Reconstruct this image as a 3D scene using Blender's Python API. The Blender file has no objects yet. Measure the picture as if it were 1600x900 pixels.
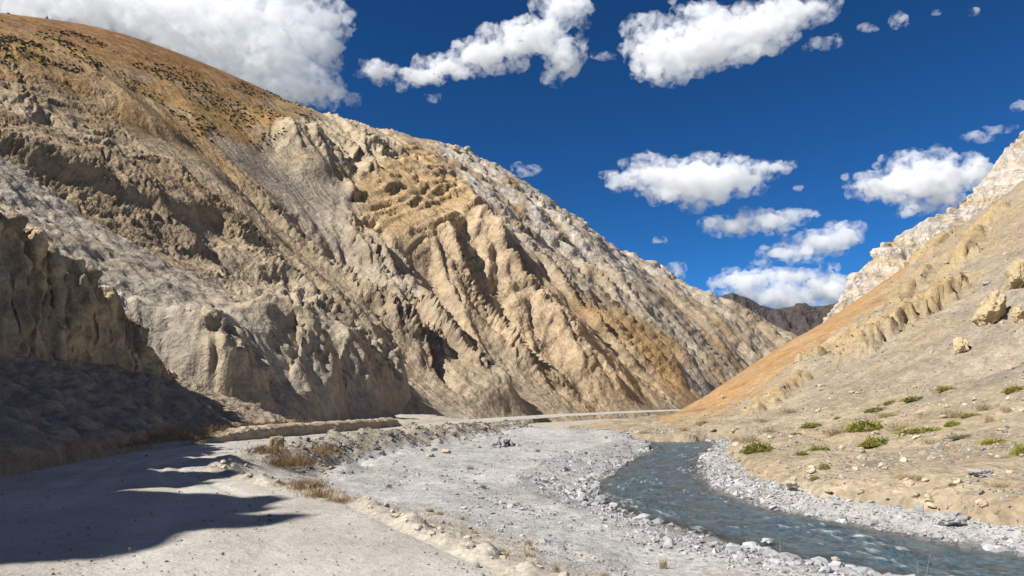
import bpy, math, random
import numpy as np
from mathutils import Vector, Matrix

# ------------------------------------------------------------------ camera, sky, sun, exposure
scene = bpy.context.scene
COL = scene.collection
F_PX, CAM_Z, HORIZON = 1100.0, 2.5, 628.0          # focal length in pixels of a 1600 wide frame
PITCH = math.atan((HORIZON - 450.0) / F_PX)
cam_data = bpy.data.cameras.new('camera')
cam = bpy.data.objects.new('camera', cam_data)
COL.objects.link(cam)
cam.location = (0, 0, CAM_Z)
cam.rotation_euler = (math.pi / 2 + PITCH, 0, 0)
cam_data.sensor_width = 36.0
cam_data.lens = 36.0 * F_PX / 1600.0
cam_data.clip_start = 0.1
cam_data.clip_end = 60000
scene.camera = cam

SUN_EL = math.radians(44.0)
SUN_H = Vector((-0.90, -0.44, 0)).normalized()
TO_SUN = Vector((SUN_H.x * math.cos(SUN_EL), SUN_H.y * math.cos(SUN_EL), math.sin(SUN_EL)))

world = bpy.data.worlds.new('World')
scene.world = world
world.use_nodes = True
wn, wl = world.node_tree.nodes, world.node_tree.links
wn.clear()
w_out = wn.new('ShaderNodeOutputWorld')
w_bg = wn.new('ShaderNodeBackground')
w_sky = wn.new('ShaderNodeTexSky')
w_sky.sky_type = 'NISHITA'
w_sky.sun_disc = False
w_sky.sun_elevation = SUN_EL
w_sky.sun_rotation = math.atan2(SUN_H.x, SUN_H.y)
w_sky.altitude = 4300
w_sky.air_density = 1.0
w_sky.dust_density = 0.5
w_sky.ozone_density = 3.0
w_mul = wn.new('ShaderNodeMix')
w_mul.data_type = 'RGBA'
w_mul.blend_type = 'MULTIPLY'
w_mul.inputs[0].default_value = 1.0
w_mul.inputs[7].default_value = (0.22, 0.60, 0.78, 1)
w_gam = wn.new('ShaderNodeGamma'); w_gam.inputs[1].default_value = 1.3
wl.new(w_sky.outputs[0], w_gam.inputs[0]); wl.new(w_gam.outputs[0], w_mul.inputs[6])
# unseen clouds added outside the view as neutral fill light; those ahead are modelled as bodies further down
w_geo = wn.new('ShaderNodeTexCoord')
w_sep = wn.new('ShaderNodeSeparateXYZ'); wl.new(w_geo.outputs['Generated'], w_sep.inputs[0])
def w_math(op, a, b, c=None):
    n = wn.new('ShaderNodeMath'); n.operation = op
    for i, v in enumerate((a, b, c)):
        if v is None: continue
        if hasattr(v, 'is_linked'): wl.new(v, n.inputs[i])
        else: n.inputs[i].default_value = v
    return n.outputs[0]
def w_range(v, a, b):
    n = wn.new('ShaderNodeMapRange'); n.interpolation_type = 'SMOOTHSTEP'
    wl.new(v, n.inputs[0]); n.inputs[1].default_value = a; n.inputs[2].default_value = b
    return n.outputs[0]
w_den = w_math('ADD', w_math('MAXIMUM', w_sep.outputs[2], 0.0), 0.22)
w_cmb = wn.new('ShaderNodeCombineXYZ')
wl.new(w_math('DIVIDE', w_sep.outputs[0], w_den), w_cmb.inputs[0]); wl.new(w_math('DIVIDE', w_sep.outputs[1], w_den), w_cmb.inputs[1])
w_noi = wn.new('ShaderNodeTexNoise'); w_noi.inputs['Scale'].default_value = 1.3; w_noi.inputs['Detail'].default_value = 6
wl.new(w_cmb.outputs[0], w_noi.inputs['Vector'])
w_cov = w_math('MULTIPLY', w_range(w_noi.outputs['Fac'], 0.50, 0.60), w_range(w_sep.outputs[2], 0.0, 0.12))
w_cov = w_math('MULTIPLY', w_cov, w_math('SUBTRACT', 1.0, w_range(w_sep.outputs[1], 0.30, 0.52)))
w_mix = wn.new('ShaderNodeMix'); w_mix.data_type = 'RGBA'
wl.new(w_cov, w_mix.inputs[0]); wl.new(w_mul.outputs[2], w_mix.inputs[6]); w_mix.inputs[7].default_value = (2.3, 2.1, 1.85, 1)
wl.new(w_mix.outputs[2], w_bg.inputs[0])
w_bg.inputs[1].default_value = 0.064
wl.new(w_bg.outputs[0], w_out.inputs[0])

sun_data = bpy.data.lights.new('sun', 'SUN')
sun_data.energy = 5.0
sun_data.angle = math.radians(0.53)
sun_data.color = (1.0, 0.955, 0.88)
sun = bpy.data.objects.new('sun', sun_data)
COL.objects.link(sun)
sun.rotation_euler = (-TO_SUN).to_track_quat('-Z', 'Y').to_euler()
sun.location = (-40, -20, 80)

scene.view_settings.view_transform = 'Standard'
scene.view_settings.look = 'None'
scene.view_settings.exposure = 0.52
scene.view_settings.gamma = 1.0
scene.render.engine = 'CYCLES'
scene.cycles.max_bounces = 64
scene.cycles.diffuse_bounces = 3
scene.cycles.volume_bounces = 60
scene.cycles.glossy_bounces = 3
scene.cycles.transmission_bounces = 4
scene.cycles.use_denoising = True

# ------------------------------------------------------------------ small tools
_CP, _SP = math.cos(PITCH), math.sin(PITCH)

def at(u, v, d):
    """the point d metres ahead that the photograph shows at pixel (u, v)"""
    dx, dy, dz = (u - 800.0), F_PX * _CP - (450.0 - v) * _SP, F_PX * _SP + (450.0 - v) * _CP
    return (dx / dy * d, d, CAM_Z + dz / dy * d)

def flat(u, v, z):
    """the point of the level z that the photograph shows at pixel (u, v)"""
    dx, dy, dz = (u - 800.0), F_PX * _CP - (450.0 - v) * _SP, F_PX * _SP + (450.0 - v) * _CP
    d = (z - CAM_Z) / (dz / dy)
    return (dx / dy * d, d)

def project(x, y, z):
    zz = z - CAM_Z
    fwd = y * _CP + zz * _SP
    up = -y * _SP + zz * _CP
    fwd = np.maximum(fwd, 1e-3)
    return 800.0 + F_PX * x / fwd, 450.0 - F_PX * up / fwd

def sstep(a, b, x):
    t = np.clip((x - a) / (b - a), 0, 1)
    return t * t * (3 - 2 * t)

_rng = np.random.RandomState(7)
_PERM = np.concatenate([_rng.permutation(512)] * 3).astype(np.int64)
_ANG = _rng.rand(512) * 2 * math.pi
_GX, _GY = np.cos(_ANG), np.sin(_ANG)
_G3 = _rng.normal(size=(512, 3)); _G3 /= np.linalg.norm(_G3, axis=1)[:, None]

def perlin2(x, y, seed=0):
    x = x + seed * 17.31; y = y - seed * 9.77
    xi = np.floor(x); yi = np.floor(y)
    xf = x - xi; yf = y - yi
    xi = xi.astype(np.int64) & 511; yi = yi.astype(np.int64) & 511
    u = xf * xf * xf * (xf * (xf * 6 - 15) + 10); v = yf * yf * yf * (yf * (yf * 6 - 15) + 10)
    def g(ix, iy, dx, dy):
        h = _PERM[_PERM[ix & 511] + (iy & 511)]
        return _GX[h] * dx + _GY[h] * dy
    a = g(xi, yi, xf, yf); b = g(xi + 1, yi, xf - 1, yf)
    c = g(xi, yi + 1, xf, yf - 1); d = g(xi + 1, yi + 1, xf - 1, yf - 1)
    ab = a + u * (b - a); cd = c + u * (d - c)
    return (ab + v * (cd - ab)) * 1.5

def perlin3(x, y, z, seed=0):
    x = x + seed * 13.7; y = y + seed * 5.3; z = z - seed * 7.9
    xi = np.floor(x); yi = np.floor(y); zi = np.floor(z)
    xf = x - xi; yf = y - yi; zf = z - zi
    xi = xi.astype(np.int64) & 511; yi = yi.astype(np.int64) & 511; zi = zi.astype(np.int64) & 511
    fade = lambda t: t * t * t * (t * (t * 6 - 15) + 10)
    u, v, w = fade(xf), fade(yf), fade(zf)
    r = 0
    for i in (0, 1):
        wu = u if i else 1 - u
        px = _PERM[(xi + i) & 511]
        for j in (0, 1):
            wv = v if j else 1 - v
            py = _PERM[px + ((yi + j) & 511)]
            for k in (0, 1):
                ww = w if k else 1 - w
                g = _G3[_PERM[py + ((zi + k) & 511)]]
                r = r + wu * wv * ww * (g[..., 0] * (xf - i) + g[..., 1] * (yf - j) + g[..., 2] * (zf - k))
    return r * 1.5

def fbm2(x, y, octs=5, seed=0, gain=0.5):
    a, s, f = 1.0, 0.0, 1.0
    for o in range(octs):
        s = s + a * perlin2(x * f, y * f, seed + o * 3); a *= gain; f *= 2.03
    return s

def ridged2(x, y, octs=4, seed=0):
    a, s, f = 1.0, 0.0, 1.0
    for o in range(octs):
        s = s + a * (1 - 2 * np.abs(perlin2(x * f, y * f, seed + o * 3))); a *= 0.5; f *= 2.1
    return s * 0.5

def fbm3(x, y, z, octs=4, seed=0, gain=0.5):
    a, s, f = 1.0, 0.0, 1.0
    for o in range(octs):
        s = s + a * perlin3(x * f, y * f, z * f, seed + o * 3); a *= gain; f *= 2.03
    return s

def gully(x, y, sx, sy, freq, seed):
    """stripes that run down the slope, in patches: cosine and phase-blended (-1..1); (sx, sy) is the level direction"""
    px, py = x * freq, y * freq
    ix, iy = np.floor(px), np.floor(py)
    fx, fy = px - ix, py - iy
    ii, jj = ix.astype(np.int64), iy.astype(np.int64)
    va = np.zeros_like(px); wt = np.zeros_like(px) + 1e-9
    for i in range(-1, 3):
        for j in range(-1, 3):
            h = _PERM[_PERM[(ii + i + seed * 31) & 511] + ((jj + j) & 511)]
            ox = (h & 15) / 15.0 * 0.6 - 0.3; oy = (h >> 4) / 31.0 * 0.6 - 0.3
            dx = fx - i - ox; dy = fy - j - oy
            w = np.exp(-2.0 * (dx * dx + dy * dy))
            va += np.cos((dx * sx + dy * sy) * 2 * math.pi) * w; wt += w
    return va / wt

def tps(points):
    """thin plate surface through (x, y, z) points; returns f(x, y)"""
    P = np.array(points, float)
    c = P[:, :2].mean(0); s = P[:, :2].std()
    X = (P[:, :2] - c) / s
    n = len(X)
    d2 = ((X[:, None] - X[None]) ** 2).sum(2)
    K = 0.5 * d2 * np.log(d2 + 1e-12)
    K[np.arange(n), np.arange(n)] = 1e-4
    A = np.zeros((n + 3, n + 3)); A[:n, :n] = K
    A[:n, n] = 1; A[:n, n + 1:] = X; A[n, :n] = 1; A[n + 1:, :n] = X.T
    w = np.linalg.solve(A, np.concatenate([P[:, 2], [0, 0, 0]]))
    def f(x, y):
        qx, qy = (x - c[0]) / s, (y - c[1]) / s
        z = w[n] + w[n + 1] * qx + w[n + 2] * qy
        for i in range(n):
            r2 = (qx - X[i, 0]) ** 2 + (qy - X[i, 1]) ** 2
            z = z + w[i] * 0.5 * r2 * np.log(r2 + 1e-12)
        return z
    return f

def poly_dist(x, y, pts, closed=False):
    """distance to a polyline, the parameter along it (in segments), and the side sign"""
    best = np.full(x.shape, 1e18); tpar = np.zeros(x.shape); side = np.ones(x.shape)
    n = len(pts)
    for i in range(n if closed else n - 1):
        ax, ay = pts[i][:2]; bx, by = pts[(i + 1) % n][:2]
        ex, ey = bx - ax, by - ay
        L = ex * ex + ey * ey + 1e-12
        t = np.clip(((x - ax) * ex + (y - ay) * ey) / L, 0, 1)
        dx, dy = x - ax - t * ex, y - ay - t * ey
        d = dx * dx + dy * dy
        m = d < best
        best = np.where(m, d, best); tpar = np.where(m, i + t, tpar)
        side = np.where(m, np.sign(ex * dy - ey * dx), side)
    return np.sqrt(best), tpar, side

def inside(x, y, pts):
    c = np.zeros(x.shape, bool)
    n = len(pts)
    for i in range(n):
        x1, y1 = pts[i][:2]; x2, y2 = pts[(i + 1) % n][:2]
        if y1 == y2: continue
        c ^= ((y1 > y) != (y2 > y)) & (x < (x2 - x1) * (y - y1) / (y2 - y1) + x1)
    return c

def sdf(x, y, pts):
    d, _, _ = poly_dist(x, y, pts, True)
    return np.where(inside(x, y, pts), -d, d)

def zone(u, v, pts, soft, wob=None):
    d = sdf(u, v, pts)
    if wob is not None: d = d + wob
    return 1 - sstep(-soft, soft, d)

def mixc(c, col, m):
    return c * (1 - m[..., None]) + np.array(col)[None, None] * m[..., None]

def grid_mesh(name, X, Y, Z, mat, col=None, extra=None, flip=False):
    nr, nc = X.shape
    V = np.stack([X, Y, Z], -1).reshape(-1, 3).astype(np.float32)
    idx = np.arange(nr * nc).reshape(nr, nc)
    q = np.stack([idx[:-1, :-1], idx[:-1, 1:], idx[1:, 1:], idx[1:, :-1]], -1).reshape(-1, 4)
    if flip: q = q[:, ::-1]
    return raw_mesh(name, V, q, mat, col=None if col is None else col.reshape(-1, 3), extra=extra)

def raw_mesh(name, V, faces, mat, col=None, extra=None, smooth=True):
    """V (n,3); faces (m,k) all of one size"""
    me = bpy.data.meshes.new(name)
    m, k = faces.shape
    me.vertices.add(len(V)); me.vertices.foreach_set('co', np.ascontiguousarray(V, np.float32).ravel())
    me.loops.add(m * k); me.loops.foreach_set('vertex_index', np.ascontiguousarray(faces, np.int32).ravel())
    me.polygons.add(m); me.polygons.foreach_set('loop_start', np.arange(0, m * k, k, dtype=np.int32))
    me.polygons.foreach_set('use_smooth', np.full(m, smooth, bool))
    if col is not None:
        a = me.attributes.new('tint', 'FLOAT_COLOR', 'POINT')
        a.data.foreach_set('color', np.concatenate([col, np.ones((len(col), 1))], 1).astype(np.float32).ravel())
    for nm, arr in (extra or {}).items():
        a = me.attributes.new(nm, 'FLOAT', 'POINT'); a.data.foreach_set('value', np.asarray(arr, np.float32).ravel())
    me.update(calc_edges=True)
    me.materials.append(mat)
    o = bpy.data.objects.new(name, me)
    COL.objects.link(o)
    return o

def tag(o, label=None, cat=None, group=None, kind=None):
    if label: o['label'] = label
    if cat: o['category'] = cat
    if group: o['group'] = group
    if kind: o['kind'] = kind
    return o

def fan_grid(k, d):
    """plan grid: columns k = x / y, rows d = y"""
    K, D = np.meshgrid(k, d)
    return K * D, D.copy()

def slope_of(z, k, d):
    zk = np.gradient(z, k, axis=1); zd = np.gradient(z, d, axis=0)
    gx = zk / d[:, None]
    return gx, zd - zk * k[None, :] / d[:, None]

def normals(X, Y, Z):
    def df(A, ax): return np.gradient(A, axis=ax)
    a = np.stack([df(X, 1), df(Y, 1), df(Z, 1)], -1); b = np.stack([df(X, 0), df(Y, 0), df(Z, 0)], -1)
    n = np.cross(a, b); n /= np.linalg.norm(n, axis=2)[..., None] + 1e-12
    return n

def blur(z, n=2):
    for _ in range(n):
        p = np.pad(z, 1, mode='edge')
        z = (p[:-2, 1:-1] + p[2:, 1:-1] + p[1:-1, :-2] + p[1:-1, 2:] + 4 * z) / 8
    return z

def erode(X, Y, Z, k, d, octaves, mask, power=1.3):
    """carve gullies down the fall line; octaves = (cell metres, depth metres, seed)"""
    for cell, amp, seed in octaves:
        zs = blur(Z, 6)
        gx, gy = slope_of(zs, k, d)
        g = np.hypot(gx, gy) + 1e-6
        st = np.clip(g / 0.5, 0, 1.2)
        w = gully(X + 0.25 * cell * perlin2(X / cell, Y / cell, seed), Y + 0.25 * cell * perlin2(X / cell, Y / cell, seed + 5), -gy / g, gx / g, 1.0 / cell, seed)
        r = (1 - np.abs(np.clip(w * 1.25, -1, 1))) ** power
        Z = Z - amp * r * mask * st
    return Z

def runnels(X, Y, Z, k, d, octaves, mask, seed, sharp=1.0, patch=0.6):
    """crests and gullies that follow the fall line: noise averaged along the way water runs; octaves = (width, length, height) metres"""
    nr, nc = X.shape
    for o, (w, L, amp) in enumerate(octaves):
        gx, gy = slope_of(blur(Z, 40 if w > 12 else 24 if w > 3 else 12), k, d)
        g = np.hypot(gx, gy) + 1e-6
        gx = (gx / g).astype(np.float32); gy = (gy / g).astype(np.float32)
        acc = perlin2(X / w, Y / w, seed + o); n = 16
        for sgn_ in (1, -1):
            x, y = X.copy(), Y.copy()
            for s_ in range(n // 2):
                ci = np.clip(((x / y) - k[0]) / (k[1] - k[0]) + .5, 0, nc - 1).astype(np.int32)
                ri = np.clip(np.interp(y, d, np.arange(nr)) + .5, 0, nr - 1).astype(np.int32)
                x = x + sgn_ * gx[ri, ci] * (L / n); y = np.maximum(y + sgn_ * gy[ri, ci] * (L / n), 1.0)
                acc = acc + perlin2(x / w, y / w, seed + o)
        acc = 1.5 * np.tanh(acc / (acc.std() + 1e-9) / 1.5)
        m = np.clip(1 - patch + patch * 1.6 * (perlin2(X / (w * 3.5), Y / (w * 3.5), seed + 40 + o) + 0.5), 0.1, 1.6)
        st = np.clip(g / 0.35, 0, 1)
        Z = Z + amp * m * mask * st * (0.75 - np.sqrt(acc * acc * sharp + 0.03))
    return Z

def roof(X, Y, line, left, right, amp, power=1.0):
    """a crest along a plan polyline: its height falls to 0 over `left` / `right` metres either side"""
    dd, t, s = poly_dist(X, Y, line)
    w = np.where(s > 0, left, right)
    a = np.interp(t, np.arange(len(line)), amp) if np.ndim(amp) else amp
    return a * np.clip(1 - dd / w, 0, 1) ** power

def hit(f, u, v, off=0.0, d0=20.0, d1=800.0, n=1500):
    """where the ray of pixel (u, v) meets the surface f(x, y) + off"""
    d = np.linspace(d0, d1, n)
    x0, _, z0 = at(u, v, 1.0)
    x = x0 * d; z = CAM_Z + (z0 - CAM_Z) * d
    below = z < f(x, d) + off
    i = int(np.argmax(below)) if below.any() else n - 1
    return (x[i], d[i], z[i])

# ------------------------------------------------------------------ materials
def new_mat(name):
    m = bpy.data.materials.new(name); m.use_nodes = True
    nt = m.node_tree
    b = nt.nodes['Principled BSDF']
    return m, nt, b

def nd(nt, typ, **kw):
    n = nt.nodes.new(typ)
    for k_, v_ in kw.items():
        if k_.startswith('i_'):
            key = k_[2:].replace('_', ' ')
            n.inputs[key].default_value = v_
        else: setattr(n, k_, v_)
    return n

def noise_node(nt, vec, scale, detail=6.0, rough=0.6, dist=0.0):
    n = nd(nt, 'ShaderNodeTexNoise'); n.inputs['Scale'].default_value = scale
    n.inputs['Detail'].default_value = detail; n.inputs['Roughness'].default_value = rough
    n.inputs['Distortion'].default_value = dist
    nt.links.new(vec, n.inputs['Vector']); return n

def ramp_node(nt, fac, stops):
    r = nd(nt, 'ShaderNodeValToRGB'); e = r.color_ramp.elements
    while len(e) < len(stops): e.new(0.5)
    for el, (p, c) in zip(e, stops): el.position = p; el.color = (c, c, c, 1) if not hasattr(c, '__len__') else (*c, 1)
    nt.links.new(fac, r.inputs[0]); return r

def mixrgb(nt, a, b, fac, mode='MIX'):
    m = nd(nt, 'ShaderNodeMix', data_type='RGBA', blend_type=mode)
    for s, val in ((0, fac), (6, a), (7, b)):
        if hasattr(val, 'is_linked'): nt.links.new(val, m.inputs[s])
        elif s == 0: m.inputs[0].default_value = val
        else: m.inputs[s].default_value = (*val, 1)
    return m.outputs[2]

def rock_mat(name, sizes, bump, rough=0.95, speck=0.0, lo=0.68, hi=1.22, tint=True, base=(0.3, 0.25, 0.2), streak=None, iso=1.0):
    """weathered rock or scree: the tint attribute of the surface, mottled at several sizes (metres), with relief"""
    m, nt, b = new_mat(name)
    b.inputs['Roughness'].default_value = rough
    b.inputs['Specular IOR Level'].default_value = 0.15
    g = nd(nt, 'ShaderNodeNewGeometry').outputs['Position']
    if tint:
        c = nd(nt, 'ShaderNodeAttribute', attribute_name='tint').outputs['Color']
    else:
        r_ = nd(nt, 'ShaderNodeRGB'); r_.outputs[0].default_value = (*base, 1); c = r_.outputs[0]
    h = None
    for i, s in enumerate(sizes):
        n = noise_node(nt, g, 1.0 / s, 5.0, 0.62, 0.3)
        r = ramp_node(nt, n.outputs['Fac'], [(0.28, lo), (0.5, 1.0), (0.74, hi)])
        c = mixrgb(nt, c, r.outputs[0], 0.8, 'MULTIPLY')
        if i:
            hh = nd(nt, 'ShaderNodeMath', operation='MULTIPLY'); nt.links.new(n.outputs['Fac'], hh.inputs[0]); hh.inputs[1].default_value = s * iso
            if h is None: h = hh.outputs[0]
            else:
                ad = nd(nt, 'ShaderNodeMath', operation='ADD'); nt.links.new(h, ad.inputs[0]); nt.links.new(hh.outputs[0], ad.inputs[1]); h = ad.outputs[0]
    if speck:
        vo = nd(nt, 'ShaderNodeTexVoronoi'); vo.inputs['Scale'].default_value = 1.0 / speck; nt.links.new(g, vo.inputs['Vector'])
        sp = ramp_node(nt, vo.outputs['Color'], [(0.0, 0.72), (0.6, 1.0), (1.0, 1.25)])
        c = mixrgb(nt, c, sp.outputs[0], 0.7, 'MULTIPLY')
        hv = nd(nt, 'ShaderNodeMath', operation='MULTIPLY'); nt.links.new(vo.outputs['Distance'], hv.inputs[0]); hv.inputs[1].default_value = -speck * 0.6
        ad = nd(nt, 'ShaderNodeMath', operation='ADD'); nt.links.new(h, ad.inputs[0]); nt.links.new(hv.outputs[0], ad.inputs[1]); h = ad.outputs[0]
    for w, turn, depth in (streak or ()):           # fine runnels down the slope
        mp = nd(nt, 'ShaderNodeMapping', vector_type='TEXTURE'); nt.links.new(g, mp.inputs['Vector'])
        mp.inputs['Rotation'].default_value = (0, 0, turn); mp.inputs['Scale'].default_value = (w, w * 7, w * 5)
        n = noise_node(nt, mp.outputs[0], 1.0, 4.0, 0.6, 0.2)
        c = mixrgb(nt, c, ramp_node(nt, n.outputs['Fac'], [(0.3, 0.78), (0.5, 1.0), (0.7, 1.15)]).outputs[0], 0.8, 'MULTIPLY')
        hs_ = nd(nt, 'ShaderNodeMath', operation='MULTIPLY_ADD'); nt.links.new(n.outputs['Fac'], hs_.inputs[0]); hs_.inputs[1].default_value = depth; nt.links.new(h, hs_.inputs[2]); h = hs_.outputs[0]
    nt.links.new(c, b.inputs['Base Color'])
    bp = nd(nt, 'ShaderNodeBump'); bp.inputs['Strength'].default_value = bump; bp.inputs['Distance'].default_value = 1.0
    nt.links.new(h, bp.inputs['Height']); nt.links.new(bp.outputs[0], b.inputs['Normal'])
    return m

def ico(sub):
    import bmesh
    bm = bmesh.new(); bmesh.ops.create_icosphere(bm, subdivisions=sub, radius=1.0)
    v = np.array([x.co[:] for x in bm.verts]); f = np.array([[x.index for x in fc.verts] for fc in bm.faces]); bm.free()
    return v, f
ICO1, ICO2, ICO3, ICO4 = ico(1), ico(2), ico(3), ico(4)

OCT = (np.array([(1, 0, 0), (-1, 0, 0), (0, 1, 0), (0, -1, 0), (0, 0, 1), (0, 0, -1)], float), np.array([(0, 2, 4), (2, 1, 4), (1, 3, 4), (3, 0, 4), (2, 0, 5), (1, 2, 5), (3, 1, 5), (0, 3, 5)]))

# ------------------------------------------------------------------ the mountain across the valley (left)
M_MOUNTAIN = rock_mat('mountain_rock', (26.0, 5.0, 1.3), 0.8, streak=[(3.2, 0.927, 1.3), (1.1, 0.8, 0.4)], iso=0.4)
RIDGE = [(-420, 105, 275), (-260, 75, 290), (-130, 50, 310), (0, 77, 330), (60, 44, 342), (150, 93, 366), (250, 139, 400), (330, 199, 430), (400, 261, 458), (480, 259, 490), (540, 234, 515), (600, 251, 545), (660, 266, 575), (735, 286, 610), (780, 339, 625), (850, 372, 650), (900, 413, 665), (960, 424, 690), (1010, 439, 710), (1060, 475, 730), (1100, 484, 745), (1150, 519, 770), (1200, 552, 800), (1238, 580, 820), (1300, 622, 860)]
TOE = [(1330, 640, 600), (1180, 640, 420), (1040, 640, 272), (900, 637, 222), (800, 631, 190), (660, 622, 165), (560, 575, 145), (480, 520, 132), (330, 496, 122),
       (150, 405, 112), (0, 298, 105), (-150, 230, 98)]
ctl = [at(*p) for p in RIDGE] + [at(*p) for p in TOE]
for (u, v, d) in RIDGE:
    x, y, z = at(u, v, d); x2, y2, _ = at(u - 14, v, d * 1.16)
    ctl.append((x2, y2, z - 0.11 * d))
    x2, y2, _ = at(u - 30, v, d * 1.45)
    ctl.append((x2, y2, z - 0.38 * d))
mount_f = tps(ctl)
k = np.linspace(-1.22, 0.45, 820)
d = 92 * (930 / 92.0) ** np.linspace(0, 1, 396) ** 0.93
X, Y = fan_grid(k, d)
kc, dc = k[::8], d[::6]
Xc, Yc = fan_grid(kc, dc)
Zc = mount_f(Xc, Yc)
def upsample(Zc, kc, dc, k, d):
    a = np.stack([np.interp(k, kc, row) for row in Zc])
    return np.stack([np.interp(d, dc, a[:, j]) for j in range(a.shape[1])], 1)
Z = blur(upsample(Zc, kc, dc, k, d), 12)
Z0 = Z.copy()
U, V = project(X, Y, Z)
wob = 14 * fbm2(X / 22, Y / 22, 4, 3)

# rock bands of the face
z_top = zone(U, V, [(-400, 70), (0, 54), (70, 58), (140, 76), (210, 108), (300, 128), (410, 156), (440, 100), (200, -90), (-400, -90)], 20, wob * 0.8)
z_shrub = zone(U, V, [(-300, 70), (0, 40), (70, 48), (140, 62), (210, 98), (300, 118), (400, 140), (500, 165), (470, 195), (420, 215), (400, 232), (340, 225), (260, 165), (150, 115), (0, 105), (-300, 130)], 16, wob)
z_knob = zone(U, V, [(425, 196), (470, 180), (540, 172), (620, 205), (640, 235), (590, 270), (545, 300), (520, 275), (470, 250), (432, 240)], 10, wob * 0.5)
z_gold = zone(U, V, [(545, 330), (560, 290), (620, 245), (660, 215), (700, 240), (725, 300), (742, 350), (700, 385), (650, 405), (590, 385), (552, 372)], 10, wob * 0.7)
z_flute = zone(U, V, [(650, 400), (740, 345), (770, 400), (860, 480), (960, 560), (1060, 632), (900, 640), (800, 560), (700, 480)], 22, wob)
z_strata = zone(U, V, [(665, 200), (760, 225), (900, 310), (1120, 440), (1120, 490), (1040, 452), (980, 440), (900, 420), (830, 400), (740, 330), (700, 255)], 12, wob)
z_far = zone(U, V, [(780, 380), (1000, 450), (1300, 530), (1300, 660), (1060, 640), (900, 500)], 25, wob)
z_talus = zone(U, V, [(330, 215), (420, 235), (530, 300), (560, 400), (640, 470), (560, 440), (450, 330), (350, 250)], 16, wob)
z_talus2 = zone(U, V, [(700, 330), (745, 340), (900, 480), (960, 560), (900, 520), (780, 440)], 14, wob)
z_low = sstep(420, 560, V + 0.15 * (U - 400)) * (1 - z_flute) * (1 - z_far)
z_leftlow = zone(U, V, [(0, 190), (60, 215), (150, 250), (235, 255), (262, 340), (200, 330), (120, 350), (0, 270)], 40, 2 * wob)

# big spurs, their crests as they run down the face
z_sky = zone(U, V, [(-400, -80), (-400, 80), (0, 60), (150, 78), (250, 112), (400, 172), (480, 195), (600, 225), (690, 250), (720, 225), (720, 150), (400, -80)], 14, wob * .5)
def crest(px, off):
    return [hit(mount_f, u, v, off)[:2] for (u, v) in px]
SPURS = [  # crest as it runs down the face, reach to the left and right of it, height
    ([(20, 125), (94, 159), (156, 212), (231, 253), (270, 315), (316, 340), (375, 394), (430, 436), (480, 475)], 90, 34, [0, 6, 11, 15, 16, 15, 12, 7, 0]),
    ([(180, 150), (230, 205), (290, 244), (328, 287), (375, 325), (469, 387), (560, 470), (640, 540)], 40, 22, [0, 4, 6, 7, 7, 6, 5, 0]),
    ([(620, 203), (660, 225), (700, 262), (725, 318), (745, 365), (800, 420), (860, 475), (930, 545), (990, 605)], 64, 25, [0, 7, 13, 20, 20, 16, 12, 9, 0]),
    ([(560, 395), (620, 445), (720, 525), (800, 590)], 30, 18, [0, 5, 5, 0]),
    ([(462, 175), (478, 210), (505, 255), (530, 285)], 26, 18, [0, 6, 5, 0]),
    ([(555, 176), (572, 205), (572, 245), (560, 275)], 22, 15, [0, 6, 6, 0]),
    ([(850, 305), (880, 350), (960, 430), (1040, 520), (1090, 600)], 45, 18, [0, 8, 10, 8, 0]),
    ([(990, 395), (1040, 440), (1110, 520), (1150, 590)], 38, 16, [0, 8, 8, 0]),
    ([(60, 90), (45, 140), (15, 200), (-50, 270)], 30, 20, [0, 5, 6, 0]),
    ([(670, 505), (735, 565), (775, 600), (810, 625)], 22, 11, [0, 6, 7, 2]),
    ([(130, 85), (190, 145), (260, 205), (290, 235)], 18, 12, [0, 5, 5, 0]),
    ([(1090, 455), (1150, 510), (1190, 560)], 28, 13, [0, 6, 0])]
ups = 0
for px, l_, r_w, amp in SPURS:
    ups = np.maximum(ups, roof(X, Y, crest(px, 0.7 * max(amp)), r_w, l_, np.array(amp) * 1.1, 1.0))
ups = blur(ups * (1 - 0.6 * z_top) * (1 - 0.8 * z_sky), 10)
Z = Z + ups * (1 + 0.2 * fbm2(X / 30, Y / 30, 3, 11))
Z = Z + 2.5 * fbm2(X / 60, Y / 60, 3, 21) * (1 - z_top)
smooth = np.clip(1 - z_top * 0.97 - 0.75 * z_talus - 0.7 * z_talus2, 0.03, 1)
rm = smooth * (1 - 0.75 * z_gold) * (1 - 0.8 * z_sky) * (0.17 + 0.83 * sstep(300, 680, U)) * (1 - 0.45 * z_shrub) * (1 - 0.5 * z_strata) * sstep(2, 25, Z)
Z = runnels(X, Y, Z, k, d, [(42, 260, 11.0), (19, 140, 6.0), (9, 80, 1.6), (4.2, 44, 0.55), (2.1, 22, 0.24)], rm, 5)
# the runnels that fan out on the pale knob, the gold flutes and the far scree
Z = runnels(X, Y, Z, k, d, [(8.0, 90, 1.9), (4.0, 50, 0.8)], np.clip(z_knob + z_flute + 0.5 * z_far, 0, 1), 205, patch=0.3)
Z = np.where(Y > 0, Z, Z)
# lean the relief square to the face instead of straight up
N0 = normals(X, Y, blur(Z0, 20)); E = (Z - Z0) * N0[..., 2]
X, Y, Z = X + N0[..., 0] * E, Y + N0[..., 1] * E, Z0 + N0[..., 2] * E
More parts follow.
